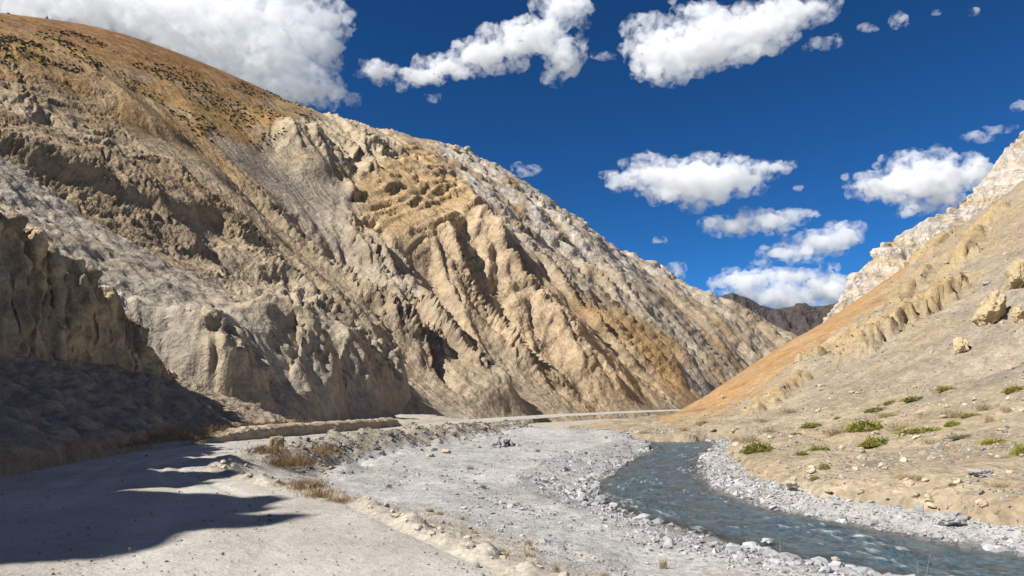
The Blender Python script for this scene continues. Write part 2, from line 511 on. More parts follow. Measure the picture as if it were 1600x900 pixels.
# ledges of the bedded rock, then lumps, both square to the surface
N = normals(X, Y, Z)
wq = 1.0 * fbm2(X / 20, Y / 20, 4, 51)
q1 = 0.30 * X + 0.51 * Y + 0.81 * Z + 1.5 * wq; q2 = -0.44 * X - 0.27 * Y + 0.86 * Z + 2.0 * wq
def ledges(q, s):
    t = q / s
    return perlin2(t, np.zeros_like(t) + 3.3, 5) + 0.6 * perlin2(t * 2.3, np.zeros_like(t) + 7.1, 6)
stiff = 0.6 + 0.8 * np.clip(fbm2(X / 30, Y / 30, 3, 61) + 0.4, 0, 1.2)
disp = 2.7 * ledges(q1, 3.4) * z_strata * stiff + 1.6 * ledges(q2, 2.3) * z_gold * stiff * np.clip(0.8 + 1.2 * fbm2(X / 8, Z / 8, 3, 63), 0.1, 1.6)
rough_m = (0.14 + 0.86 * sstep(380, 700, U)) * np.clip(1 - z_top, 0.04, 1) * (1 - 0.7 * z_sky) * (1 - 0.7 * z_talus) * (1 - 0.7 * z_talus2)
disp = disp + (0.5 * fbm3(X / 7, Y / 7, Z / 7, 4, 71) + 0.25 * (0.5 - np.abs(perlin3(X / 3.2, Y / 3.2, Z / 3.2, 81)))) * rough_m * (0.12 + 1.4 * np.clip(1.6 * fbm2(X / 40, Y / 40, 3, 91) + 0.15, 0, 1.2))
X2, Y2, Z2 = X + N[..., 0] * disp, Y + N[..., 1] * disp, Z + N[..., 2] * disp
# colours of the rock itself
C = np.zeros(X.shape + (3,)) + np.array((0.42, 0.30, 0.175))
n1 = fbm2(X / 60, Y / 60, 5, 101); n2 = fbm2(X / 16, Y / 16, 4, 111)
C = mixc(C, (0.44, 0.355, 0.25), np.clip(0.5 + n1, 0, 1) * 0.8)
C = mixc(C, (0.36, 0.225, 0.10), np.clip(-n1 * 1.5 + 0.5 * n2 - 0.1, 0, 1) * 0.8)
C = mixc(C, (0.41, 0.34, 0.25), z_low * 0.75)
C = mixc(C, (0.42, 0.365, 0.29), z_leftlow * 0.6)
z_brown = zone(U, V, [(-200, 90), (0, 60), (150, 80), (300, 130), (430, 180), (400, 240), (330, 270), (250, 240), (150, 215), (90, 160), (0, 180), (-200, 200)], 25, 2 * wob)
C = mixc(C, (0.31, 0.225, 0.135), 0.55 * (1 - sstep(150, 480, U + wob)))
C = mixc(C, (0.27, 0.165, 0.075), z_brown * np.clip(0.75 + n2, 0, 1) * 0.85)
C = mixc(C, (0.40, 0.245, 0.095), z_shrub * 0.85 * np.clip(0.8 + n2, 0, 1))
C = mixc(C, (0.28, 0.145, 0.055), z_top)
C = mixc(C, (0.35, 0.22, 0.11), z_top * np.clip(fbm2(X / 9, Y / 9, 5, 131) * 1.3, 0, 1) * .8)
C = mixc(C, (0.19, 0.10, 0.045), z_top * np.clip(fbm2(X / 14, Y / 5, 5, 141) * 1.4, 0, 1) * .8)
C = mixc(C, (0.50, 0.40, 0.27), z_knob * 0.9)
C = mixc(C, (0.40, 0.34, 0.265), z_talus * 0.8)
C = mixc(C, (0.53, 0.365, 0.19), z_gold * np.clip(0.9 + n2, 0, 1))
C = mixc(C, (0.53, 0.395, 0.25), z_flute * 0.8)
C = mixc(C, (0.57, 0.50, 0.41), z_strata * np.clip(0.75 + 1.2 * n2, 0, 1))
C = mixc(C, (0.46, 0.38, 0.285), z_far * np.clip(0.7 + n1, 0, 1))
C = mixc(C, (0.38, 0.265, 0.15), z_talus2 * 0.85)
bed = perlin2(q1 / 1.7, np.zeros_like(q1), 9)[..., None]
C = 0.94 * C * (1 + 0.25 * bed * (z_strata + z_gold)[..., None])
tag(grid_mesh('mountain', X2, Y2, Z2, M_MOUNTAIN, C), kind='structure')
MOUNT = (X2, Y2, Z2, z_shrub)

# ------------------------------------------------------------------ the grey spur in front of it
M_SPUR = rock_mat('spur_earth', (7.0, 1.6, 0.42), 0.7, streak=[(0.9, 1.1, 0.4)], iso=0.5)
ctl = [(-19, 40, -.3), (-19.5, 50, -.2), (-20, 60, 0.0), (-20, 75, .3), (-20, 90, .6), (-18.5, 105, 1), (-17, 122, 1.6), (-17.5, 138, 2), (-10, 60, -2), (-8, 90, -1.5), (-6, 130, -1),
       (-65, 90, 32), (-56, 95, 24.3), (-47.6, 98, 19.4), (-43, 100, 17.2), (-33.5, 112, 16.6), (-26, 118, 11.8), (-20, 124, 7.0),
       (-70, 114, 21), (-56, 118, 15), (-45, 120, 11), (-38, 132, 8), (-28, 136, 5), (-20, 140, 2.2), (-60, 150, 10), (-30, 160, 2), (-90, 130, 22),
       (-82, 86, 40), (-105, 80, 52), (-36, 45, 11.6), (-36, 55, 10), (-33, 63, 6.5), (-50, 55, 19), (-50, 72, 20), (-60, 75, 27), (-36, 38, 12), (-60, 40, 26), (-90, 45, 44), (-27, 75, 8.0), (-26.5, 90, 10.5), (-23.5, 105, 10.0), (-22, 75, 3.2), (-22.5, 90, 5.6), (-20.5, 105, 4.6)]
spur_f = tps(ctl)
k = np.linspace(-1.5, -0.06, 500)
d = np.concatenate([np.linspace(36, 60, 44)[:-1], np.linspace(60, 128, 220)[:-1], np.linspace(128, 155, 24)])
X, Y = fan_grid(k, d)
kc, dc = k[::6], d[::5]
Xc, Yc = fan_grid(kc, dc)
Z = blur(upsample(spur_f(Xc, Yc), kc, dc, k, d), 8)
U, V = project(X, Y, Z)
def crest2(px, off):
    return [hit(spur_f, u, v, off, 40, 170)[:2] for (u, v) in px]
Z = Z - 9 * sstep(-37, -33, X) * (1 - sstep(58, 70, Y))
rise = sstep(0.3, 2.5, Z)
ups = roof(X, Y, crest2([(235, 478), (300, 525), (345, 560), (385, 610)], 2.0), 5, 7, [1.5, 3.0, 3.6, 2.2])
ups = np.maximum(ups, roof(X, Y, crest2([(400, 482), (455, 500), (490, 545), (520, 590), (545, 640)], 2.5), 5.5, 8, [1.0, 3.0, 4.0, 3.8, 1.6]))
ups = np.maximum(ups, roof(X, Y, crest2([(545, 528), (590, 550), (622, 590), (645, 635)], 2.5), 4.0, 8, [1.6, 3.5, 4.0, 2.4]))
ups = np.maximum(ups, roof(X, Y, crest2([(330, 472), (340, 500), (335, 530)], 1.0), 4, 6, [0.3, 1.4, 0.8]))
Z = Z + 1.6 * ups * rise * (1 + 0.3 * fbm2(X / 5, Y / 5, 3, 7))
Z = Z + 0.9 * fbm2(X / 14, Y / 14, 5, 17) * rise
low = sstep(1.0, 4.0, Z)
Z = runnels(X, Y, Z, k, d, [(9, 45, 0.9), (4, 22, 0.4), (1.8, 12, 0.17), (0.8, 6, 0.07)], np.clip(0.25 + low, 0, 1) * rise, 305)
N = normals(X, Y, Z)
lump = zone(U, V, [(290, 545), (345, 525), (410, 570), (425, 615), (340, 605)], 10) + zone(U, V, [(545, 545), (600, 545), (640, 600), (640, 625), (560, 610)], 10) + zone(U, V, [(440, 505), (500, 530), (545, 590), (550, 625), (500, 610), (455, 560)], 10)
disp = (0.35 * fbm3(X / 2.2, Y / 2.2, Z / 2.2, 4, 19) + 1.7 * np.clip(lump, 0, 1) * (0.45 - np.abs(perlin3(X / 1.5, Y / 1.5, Z / 8.0, 29)) * 1.5)) * rise
X2, Y2, Z2 = X + N[..., 0] * disp, Y + N[..., 1] * disp, Z + N[..., 2] * disp
n1 = fbm2(X / 12, Y / 12, 4, 37)
C = np.zeros(X.shape + (3,)) + np.array((0.385, 0.335, 0.265))
C = mixc(C, (0.36, 0.28, 0.19), np.clip(0.3 + n1, 0, 1) * 0.7)
C = mixc(C, (0.42, 0.34, 0.235), np.clip(lump, 0, 1) * 0.7)
tag(grid_mesh('spur_slope', X2, Y2, Z2, M_SPUR, C), kind='structure')

# ------------------------------------------------------------------ the earth cliff beside the road, with its scree
M_CLIFF = rock_mat('cliff_earth', (4.0, 1.0, 0.3), 0.7)
ys = np.array([-22, -16, -8, -2.6, 0, 2.7, 7.5, 8.9, 10.3, 11.0, 14.4, 16.2, 17.2, 18.2, 21.5, 24, 25.3, 27, 31, 36, 43, 50, 55, 60, 64, 70, 76.])
hs = np.array([7, 10, 15, 22, 26, 29.3, 26.8, 21.6, 21.3, 24.2, 24.4, 20.0, 19.8, 21.8, 22, 18.6, 18.2, 19, 17, 15, 13.7, 12.2, 10.6, 6.6, 5.2, 4.5, 4.0])
s = np.concatenate([np.linspace(-22, 38, 90)[:-1], np.linspace(38, 76, 340)])
top = np.interp(s, ys, hs)
lipx = np.interp(s, [-14, 40, 55, 66, 76], [-32.5, -31.5, -31, -31.5, -33])
toex = np.interp(s, [-14, 10, 25, 40, 60, 76], [-19.5, -18.5, -17.6, -20.2, -20.3, -20.6])
foot = np.minimum(np.interp(s, [-14, 30, 45, 52, 60, 66, 76], [6, 5.5, 5.2, 5.0, 4.6, 4.4, 3.9]), top - 0.6)   # height where scree meets the cliff
tt = np.concatenate([np.linspace(0, 0.06, 12)[:-1], np.linspace(0.06, 0.4, 70)[:-1], np.linspace(0.4, 0.8, 110)[:-1], np.linspace(0.8, 1.0, 36)])
S, T = np.meshgrid(s, tt)
TOP, LIP, TX, FT = (np.broadcast_to(a, S.shape) for a in (top, lipx, toex, foot))
flu = 1.5 * np.abs(perlin2(S / 2.6, S * 0 + 1.7, 3)) - .4 + 1.1 * np.abs(perlin2(S / 1.1, S * 0 + 5.2, 4)) - .25          # upright flutes along the cliff
flu = flu + 0.35 * perlin2(S / 2.2, T * 9, 8)
lipw = LIP - 1.7 * flu
footx = LIP + 1.6 - 0.9 * flu
back = np.where(S < 40, 40.0, 9.0)
px_ = np.where(T < 0.06, TX + (0.06 - T) / 0.06 * 0.5, 0)
a = np.clip((T - 0.06) / 0.34, 0, 1); b_ = np.clip((T - 0.4) / 0.4, 0, 1); c_ = np.clip((T - 0.8) / 0.2, 0, 1)
Xp = np.where(T < 0.06, TX + (0.06 - T) / 0.06 * 0.45, np.where(T < 0.4, TX + (footx - TX) * a, np.where(T < 0.8, footx + (lipw - footx) * b_ ** 1.4, lipw - back * c_ ** 1.5)))
bank = 0.75 + 0.3 * perlin2(S / 3, S * 0, 12)
Zp = np.where(T < 0.06, -0.35 + (bank + .35) * T / 0.06, np.where(T < 0.4, bank + (FT - bank) * a ** 1.12, np.where(T < 0.8, FT + (TOP - FT) * b_, TOP + back * 0.42 * c_ ** 1.5 - 0.3 * (S > 40) * c_)))
Yp = S.copy()
cl = sstep(0.36, 0.46, T) * (1 - sstep(0.8, 0.86, T)); ta = sstep(0.06, 0.12, T) * (1 - cl)
# scree ribs running down, and a lumpy cliff
rib = perlin2(S / 2.4 + 0.25 * a, T * 1.2, 21) + 0.5 * perlin2(S / 1.0, T * 3, 22)
Zp = Zp + 0.7 * rib * ta * (T < 0.8)
N = -normals(Xp, Yp, Zp)
disp = cl * (0.55 * fbm3(Xp / 2.0, Yp / 1.6, Zp / 4.0, 5, 31) + 0.35 * (0.4 - np.abs(perlin3(Xp / .9, Yp / .8, Zp / 2.4, 41)))) + 0.28 * fbm3(Xp / 1.2, Yp / 1.2, Zp / 1.2, 4, 51) * sstep(0.0, 0.05, T)
if N[..., 0].mean() < 0: N = -N
Xp, Yp, Zp = Xp + N[..., 0] * disp, Yp + N[..., 1] * disp, Zp + N[..., 2] * disp
n1 = fbm2(S / 5, T * 6, 4, 61)
C = np.zeros(S.shape + (3,)) + np.array((0.34, 0.275, 0.205))
C = mixc(C, (0.52, 0.405, 0.255), cl * np.clip(0.75 + n1, 0, 1))
C = mixc(C, (0.36, 0.26, 0.16), (1 - sstep(0.05, 0.09, T)) * 0.7)
# dark upright streaks that hang from the lip
st = sstep(0.15, 0.5, perlin2(S / 0.9, S * 0 + 2.2, 71) + 0.5 * perlin2(S / 3.0, S * 0, 72)) * cl * sstep(0.0, 0.5, perlin2(S / 2.2, T * 4, 73) + (T - 0.5) * 2.0)
C = mixc(C, (0.17, 0.135, 0.10), st * 0.75)
tag(grid_mesh('earth_cliff', Xp, Yp, Zp, M_CLIFF, C, flip=True), kind='structure')

# ------------------------------------------------------------------ the hillside on the right
M_HILL = rock_mat('hillside_scree', (9.0, 2.0, 0.6), 0.5, speck=0.22, iso=0.6)
SKY_R = [(1040, 654, 150), (1060, 643, 165), (1100, 622, 180), (1150, 588, 182), (1200, 554, 182), (1250, 525, 184), (1300, 497, 188), (1360, 457, 195), (1420, 415, 204), (1500, 362, 215), (1600, 292, 232), (1800, 150, 262), (2000, 20, 300)]
ctl = [at(*p) for p in SKY_R]
for (u, v, dd_) in SKY_R:
    x, y, z = at(u, v, dd_)
    ctl.append((x - 12, y + 30, z - 14)); ctl.append((x - 25, y + 85, z - 42))
ctl += [at(*p) for p in [(1600, 812, 21.5), (1600, 770, 23.5), (1600, 700, 31), (1600, 640, 41), (1600, 600, 50), (1600, 500, 78), (1600, 400, 125),
        (1450, 800, 24.5), (1450, 765, 27), (1450, 700, 38), (1450, 640, 55), (1450, 580, 78), (1450, 500, 115), (1450, 440, 155),
        (1300, 775, 28.5), (1300, 745, 32), (1300, 700, 45), (1300, 650, 68), (1300, 600, 95), (1300, 545, 135),
        (1180, 758, 33.5), (1180, 725, 38), (1180, 690, 52), (1180, 655, 80), (1180, 610, 130), (1125, 720, 45), (1125, 692, 56), (1140, 682, 70), (1130, 660, 98), (1080, 662, 105), (1050, 668, 95), (1000, 668, 96), (960, 670, 98)]]
ctl += [(17, 17, -1.0), (24, 12, -1.0), (31, 5, -1.0), (26, 20, .4), (34, 14, .6), (42, 6, .8), (60, 20, 8), (70, 50, 16), (130, 100, 52), (10, 118, -1.6), (18, 130, -1.6), (28, 140, -1.7)]
hill_f = tps(ctl)
RB = [(30, 5), (24, 11.5), (18, 17), (14.6, 20), (13.4, 22.3), (12.1, 25.1), (10.2, 29.4), (10.0, 35), (11.4, 43), (14.7, 56), (19.0, 67), (21.5, 76)]
k = np.linspace(0.08, 1.25, 410)
d = 9.0 * (300 / 9.0) ** np.linspace(0, 1, 480)
X, Y = fan_grid(k, d)
kc, dc = k[::5], d[::5]
Xc, Yc = fan_grid(kc, dc)
Z = blur(upsample(hill_f(Xc, Yc), kc, dc, k, d), 6)
dr, _, sr = poly_dist(X, Y, RB)
sgn = np.where(Y < 76, -sr * dr, dr)                     # metres landward of the right bank
steep = sstep(2, 8, Z)
U, V = project(X, Y, Z)
wob = 10 * fbm2(X / 8, Y / 8, 4, 3)
z_or = zone(U, V, [(1036, 660), (1036, 640), (1100, 600), (1200, 530), (1300, 470), (1425, 395), (1440, 402), (1385, 455), (1335, 500), (1260, 560), (1190, 605), (1130, 642), (1075, 655)], 11, wob * 1.0)
Z = Z + 0.3 * fbm2(X / 4, Y / 4, 4, 15) * sstep(0.5, 5, sgn) + 1.6 * fbm2(X / 22, Y / 22, 4, 16) * steep * (1 - z_or)
Z = runnels(X, Y, Z, k, d, [(18, 90, 1.0), (8, 45, 0.5), (3.6, 22, 0.22), (1.7, 10, 0.09)], steep * (1 - 0.9 * z_or), 405)
# bare ribs of yellow rock that stand out of the scree
def crest3(px, off):
    return [hit(hill_f, u, v, off, 20, 300)[:2] for (u, v) in px]
ribs = [([(1345, 545), (1395, 510), (1440, 480), (1487, 440)], 4.5, 2.6), ([(1500, 400), (1525, 360), (1560, 330)], 4, 2.0), ([(1260, 560), (1290, 545), (1330, 520)], 3.5, 1.6),
        ([(1180, 640), (1210, 620), (1250, 590)], 2.8, 1.0), ([(1440, 400), (1500, 350)], 5, 2.0), ([(1395, 470), (1440, 430)], 3.5, 1.5)]
z_rib = 0
for pxs, w, amp in ribs:
    r = roof(X, Y, crest3(pxs, amp * 0.6), w, w, 1.0)
    r = sstep(0.15, 0.75, r + 0.45 * fbm2(X / 3.0, Y / 3.0, 4, 25) * (r > 0))
    Z = Z + 1.3 * amp * r
    z_rib = np.maximum(z_rib, r)
cut = 0.12 * sstep(2.6, 3.4, sgn + 0.5 * fbm2(X / 2, Y / 2, 4, 35)) * (1 - sstep(4, 8, sgn))           # undercut lip of the bank
Z = Z + cut - 1.7 * (1 - sstep(0.9, 2.8, sgn + 0.35 * fbm2(X / 1.5, Y / 1.5, 3, 38)))
N = normals(X, Y, Z)
near = 0.06 + 0.5 * sstep(20, 120, Y)
disp = (0.30 * fbm3(X / 1.7, Y / 1.7, Z / 1.7, 3, 45) * near * 1.2 + 0.03 * fbm3(X / .6, Y / .6, Z / .6, 2, 55)) * sstep(0, 1.5, sgn) * (1 - 0.85 * z_or) + z_rib * (0.8 * fbm3(X / 3, Y / 3, Z / 3, 4, 46) + 0.5 * (0.4 - np.abs(perlin3(X / 1.4, Y / 1.4, Z / 1.4, 47))))
X2, Y2, Z2 = X + N[..., 0] * disp, Y + N[..., 1] * disp, Z + N[..., 2] * disp
n1 = fbm2(X / 20, Y / 20, 5, 65); n2 = fbm2(X / 6, Y / 6, 4, 75)
C = np.zeros(X.shape + (3,)) + np.array((0.48, 0.375, 0.245))
C = mixc(C, (0.43, 0.37, 0.29), np.clip(0.45 + 1.3 * n1 + 0.5 * n2, 0, 1) * 0.85)
C = mixc(C, (0.41, 0.36, 0.30), zone(U, V, [(1640, 330), (1560, 420), (1480, 520), (1330, 600), (1450, 620), (1640, 610)], 40, 2 * wob) * 0.8)
C = mixc(C, (0.49, 0.41, 0.30), (1 - sstep(1.5, 5, Z)) * 0.6)
C = mixc(C, (0.56, 0.42, 0.23), z_rib * 0.8)
C = mixc(C, (0.53, 0.335, 0.165), z_or * 0.92)
C = mixc(C, (0.50, 0.36, 0.22), z_or * np.clip(1.4 * fbm2(X / 5, Y / 12, 4, 85), 0, 1) * .8)
C = mixc(C, (0.52, 0.27, 0.10), z_or * np.clip(1.4 * fbm2(X / 7, Y / 14, 4, 95), 0, 1) * .6)
C = 0.71 * C * np.array((1.02, 1.0, 0.95))
tag(grid_mesh('hillside', X2, Y2, Z2, M_HILL, C), kind='structure')
HILL = (X2, Y2, Z2)

# ------------------------------------------------------------------ the pale ledges above the orange scree
M_LEDGE = rock_mat('ledge_rock', (12.0, 3.0, 0.9, 0.3), 0.9)
sky = [(1285, 506, 235), (1297, 490, 240), (1312, 468, 243), (1330, 434, 247), (1352, 415, 250), (1380, 381, 254), (1400, 371, 258), (1450, 341, 264), (1490, 324, 268), (1520, 300, 272), (1545, 272, 276), (1572, 232, 279), (1600, 202, 284), (1700, 120, 300), (1850, 0, 330)]
L = np.array([at(*p) for p in sky])
tl = np.linspace(0, len(L) - 1, 280)
Lx, Ly, Lz = (np.interp(tl, np.arange(len(L)), L[:, i]) for i in range(3))
tv = np.linspace(0, 1, 180)
A, B_ = np.meshgrid(tl, tv)
Xl = np.broadcast_to(Lx, A.shape); Yl = np.broadcast_to(Ly, A.shape); Zl = np.broadcast_to(Lz, A.shape)
face = np.clip(B_ / 0.85, 0, 1); rear = np.clip((B_ - 0.85) / 0.15, 0, 1)
H = 46.0
Zs = Zl - H * (1 - face) - 10 * rear
Xs = Xl - 4.0 * (1 - face) + 14 * rear
Ys = Yl - 38.0 * (1 - face) + 20 * rear
N = normals(Xs, Ys, Zs)
if N[..., 1].mean() > 0: N = -N
q = Zs + 0.12 * Xs + 1.2 * fbm2(Xs / 15, Zs / 15, 3, 5)
hard = np.clip(0.5 + fbm2(Xs / 25, Zs / 8, 3, 15), 0, 1.2)
disp = 1.6 * ledges(q, 3.4) * hard + 0.6 * fbm3(Xs / 5, Ys / 5, Zs / 5, 5, 25) + 0.9 * (0.4 - np.abs(perlin3(Xs / 4, Ys / 4, Zs / 9, 27)))
Xs, Ys, Zs = Xs + N[..., 0] * disp, Ys + N[..., 1] * disp, Zs + N[..., 2] * disp
C = np.zeros(A.shape + (3,)) + np.array((0.60, 0.545, 0.475))
C = mixc(C, (0.53, 0.41, 0.26), np.clip(1.3 * fbm2(q / 5, Xs / 40, 4, 35) + 0.15, 0, 1) * 0.8)
tag(grid_mesh('pale_cliff', Xs, Ys, Zs, M_LEDGE, C), kind='structure')

# ------------------------------------------------------------------ the peaks at the valley's end, darkened as under cloud
M_PEAK = rock_mat('shaded_peak_rock', (300.0, 70.0, 20.0), 0.8)
sky = [(1000, 500), (1100, 478), (1145, 464), (1160, 470), (1182, 478), (1200, 484), (1216, 490), (1232, 488), (1244, 479), (1258, 477), (1272, 484), (1292, 482), (1330, 478), (1400, 470), (1500, 480)]
L = np.array([at(u, v - 7, 3800) for u, v in sky])
k = np.linspace(0.12, 0.72, 220); d = np.linspace(2900, 4500, 100)
X, Y = fan_grid(k, d)
hz = np.interp(X / Y, L[:, 0] / 3800, L[:, 2])
dist = np.abs(Y - 3800) / 900.0
Z = hz * np.clip(1 - dist, 0, 1) ** 0.9
Z = Z + 16 * fbm2(X / 140, Y / 140, 5, 3)
Z = erode(X, Y, Z, k, d, [(260, 50, 31), (120, 30, 32), (60, 16, 33)], np.clip(dist * 6, 0.15, 1))
n1 = fbm2(X / 200, Y / 200, 4, 5)
C = np.zeros(X.shape + (3,)) + np.array((0.088, 0.072, 0.07))  # the cloud shadow over the peaks is put into this dark colour
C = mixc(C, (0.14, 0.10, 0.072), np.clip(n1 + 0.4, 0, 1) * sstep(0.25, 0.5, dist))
tag(grid_mesh('distant_peaks', X, Y, Z, M_PEAK, C), kind='structure')

# ------------------------------------------------------------------ valley floor, road, river
LBANK = [(22, 4.5), (16, 9.5), (12, 13.8), (9.3, 17), (8.7, 18), (7.2, 19.9), (6.0, 22.9), (4.4, 26.9), (3.5, 31.4), (4.2, 37.9), (7.7, 50), (12.0, 63), (13.6, 73), (10, 79), (5.5, 84), (3, 87)]
RBANK = [(30, 5), (24, 11.5), (18, 17), (14.6, 20), (13.4, 22.3), (12.1, 25.1), (10.2, 29.4), (10.0, 35), (11.4, 43), (14.7, 56), (19.0, 67), (21.5, 76), (18, 84), (11, 90), (6.5, 93)]
RIVER = LBANK + RBANK[::-1]
ROAD_R = [(9, -6), (5, 2), (2.0, 7), (0.3, 10.3), (-2.4, 15.1), (-4.3, 18.7), (-8.0, 22.5), (-11.5, 27), (-13.2, 32), (-13.9, 41), (-13.2, 48), (-10.9, 57), (-7.6, 72), (0, 102), (12.5, 137), (43, 200), (80, 262)]
ROAD_L = [(-16, -6), (-17.5, 2), (-17.6, 10), (-17.3, 18), (-17.2, 24), (-18.6, 31), (-19.2, 38), (-18.4, 44), (-16.3, 53), (-13.6, 66), (-11.3, 81), (-5, 108), (8, 146), (38, 210), (74, 272)]
ROAD = ROAD_R + ROAD_L[::-1]
GRAVEL_Z = -0.95

def ground_height(X, Y):
    sr = sdf(X, Y, RIVER); sd_road = sdf(X, Y, ROAD)
    _, _, side = poly_dist(X, Y, [(p[0], p[1]) for p in ROAD_R])
    right = side < 0                                                    # right of the road's right edge
    wob = 0.7 * fbm2(X / 2.2, Y / 2.2, 4, 13)
    sh = 0.25 + 1.1 * sstep(24, 48, Y)
    drop = sstep(sh, sh + 1.0 + 3.0 * sstep(22, 45, Y), sd_road + wob * 0.6)
    lip = np.exp(-((sd_road - sh - 0.1) / (0.45 + 0.8 * sstep(24, 48, Y))) ** 2) * (0.10 + 0.16 * fbm2(X / 0.9, Y / 0.9, 3, 23))     # crumbled edge
    zr = lip + (GRAVEL_Z * (0.55 + 0.45 * sstep(1.2, 5.0, sd_road))) * drop
    zr = zr + 0.10 * fbm2(X / 2.5, Y / 2.5, 4, 33) * drop
    bank = sstep(30, 42, Y) * (1 - sstep(120, 150, Y)) * sstep(0.5, 1.6, sd_road) * (1 - sstep(4.5, 7.5, sd_road))
    zr = zr + bank * (0.55 * fbm2(X / 2.6, Y / 2.6, 4, 93) + 0.12)
    # the shore falls to the water
    zr = np.minimum(zr, -1.7 + 0.75 * sstep(0, 5, sr) + 0.12 * np.clip(sr, 0, 6) * 0.5 + 0.15 * np.clip(sr - 4, 0, 30) + 0.10 * fbm2(X / 1.3, Y / 1.3, 4, 43) * sstep(-1, 1, sr))
    zr = np.where(sr < 0, -1.7 - 0.45 * sstep(0, 2.0, -sr) + 0.10 * fbm2(X / 0.8, Y / 0.8, 3, 53), zr)
    # a levee of cobbles hides the river where it turns
    zr = zr + 0.62 * np.exp(-(poly_dist(X, Y, [(12.5, 66), (9.5, 74), (2, 82)])[0] / 3.0) ** 2) * (sr > 0)
    zl = 0.10 * fbm2(X / 1.6, Y / 1.6, 4, 63) + 0.18 * sstep(0.0, 1.0, sd_road) + 0.022 * np.clip(sd_road, 0, 200) + (0.5 * fbm2(X / 9, Y / 9, 4, 73) + 0.25) * sstep(1, 8, sd_road)
    z = np.where(right, zr, zl)
    z = np.where(sd_road < 0, -0.12 * sstep(0, 0.5, -sd_road) + 0.10 * lip, z)
    # right of the river the hillside takes over
    _, _, sb = poly_dist(X, Y, RBANK)
    land = (sb < 0) & (sr > 0)
    z = np.where(land, -1.7 + 0.18 * np.clip(sr, 0, 3.6) + 0.06 * fbm2(X / .7, Y / .7, 3, 83) - 0.3 * np.clip(sr - 4.2, 0, 6), z)
    return z, sr, sd_road, right, land

M_GROUND = rock_mat('valley_gravel', (5.0, 0.9, 0.25), 0.35, speck=0.10, iso=0.35)
k = np.linspace(-1.5, 1.5, 680) ; k = np.sign(k) * np.abs(k / 1.5) ** 1.15 * 1.5
d = np.concatenate([np.linspace(3, 9, 24)[:-1], 9.0 * (330 / 9.0) ** np.linspace(0, 1, 330)])
X, Y = fan_grid(k, d)
Z, sr, sdr, right, land = ground_height(X, Y)
Z = np.where(Y > 260, Z - 0.02 * (Y - 260), Z)
n1 = fbm2(X / 5, Y / 5, 5, 7); n2 = fbm2(X / 1.5, Y / 1.5, 4, 9)
C = np.zeros(X.shape + (3,)) + np.array((0.385, 0.378, 0.362))
earth = np.clip(1 - sstep(1.5, 4.5, sdr + 1.5 * n1), 0, 1)
C = mixc(C, (0.40, 0.358, 0.292), earth * 0.9)
C = mixc(C, (0.47, 0.43, 0.37), np.clip(n1 * 1.4 - 0.1, 0, 1) * 0.6)
C = mixc(C, (0.43, 0.385, 0.32), ((~right) & (sdr > 0)).astype(float) * 0.9)
bankc = ((Y > 36) & right & (sdr > 0.2) & (sdr < 4.2)).astype(float)
C = mixc(C, (0.30, 0.25, 0.185), bankc * np.clip(0.75 + n2, 0, 1))
C = mixc(C, (0.20, 0.19, 0.17), (1 - sstep(-0.4, 0.5, sr)) * 0.8)
ground = tag(grid_mesh('ground', X, Y, Z, M_GROUND, C), kind='structure')
# the sheet under everything, out to the horizon
M_PLAIN = rock_mat('plain_earth', (300.0, 40.0, 8.0), 0.5, tint=False, base=(0.36, 0.31, 0.25))
kk = np.array([-9000, -3000, -900, -250, 0, 250, 900, 3000, 9000.])
Xf, Yf = np.meshgrid(kk, kk + 2500)
tag(grid_mesh('valley_floor', Xf, Yf, Xf * 0 - 9.0, M_PLAIN), kind='structure')

def ground_z(x, y):
    x = np.atleast_1d(np.asarray(x, float)); y = np.atleast_1d(np.asarray(y, float))
    return ground_height(x, y)[0]

# the dirt road
def road_mat():
    m, nt, b = new_mat('road_dirt')
    b.inputs['Roughness'].default_value = 0.95; b.inputs['Specular IOR Level'].default_value = 0.15
    g = nd(nt, 'ShaderNodeNewGeometry').outputs['Position']
    a = nd(nt, 'ShaderNodeAttribute', attribute_name='tint').outputs['Color']
    n1 = noise_node(nt, g, 0.35, 6, 0.6); n2 = noise_node(nt, g, 3.0, 6, 0.65); n3 = noise_node(nt, g, 22.0, 4, 0.7)
    c = mixrgb(nt, a, ramp_node(nt, n1.outputs['Fac'], [(0.3, 0.82), (0.5, 1.0), (0.7, 1.12)]).outputs[0], 0.9, 'MULTIPLY')
    c = mixrgb(nt, c, ramp_node(nt, n2.outputs['Fac'], [(0.3, 0.86), (0.7, 1.1)]).outputs[0], 0.8, 'MULTIPLY')
    c = mixrgb(nt, c, ramp_node(nt, n3.outputs['Fac'], [(0.3, 0.82), (0.7, 1.12)]).outputs[0], 0.8, 'MULTIPLY')
    nt.links.new(c, b.inputs['Base Color'])
    ad = nd(nt, 'ShaderNodeMath', operation='MULTIPLY_ADD'); nt.links.new(n2.outputs['Fac'], ad.inputs[0]); ad.inputs[1].default_value = 0.12
    m3 = nd(nt, 'ShaderNodeMath', operation='MULTIPLY'); nt.links.new(n3.outputs['Fac'], m3.inputs[0]); m3.inputs[1].default_value = 0.03
    nt.links.new(m3.outputs[0], ad.inputs[2])
    bp = nd(nt, 'ShaderNodeBump'); bp.inputs['Strength'].default_value = 0.7; bp.inputs['Distance'].default_value = 1.0
    nt.links.new(ad.outputs[0], bp.inputs['Height']); nt.links.new(bp.outputs[0], b.inputs['Normal'])
    return m
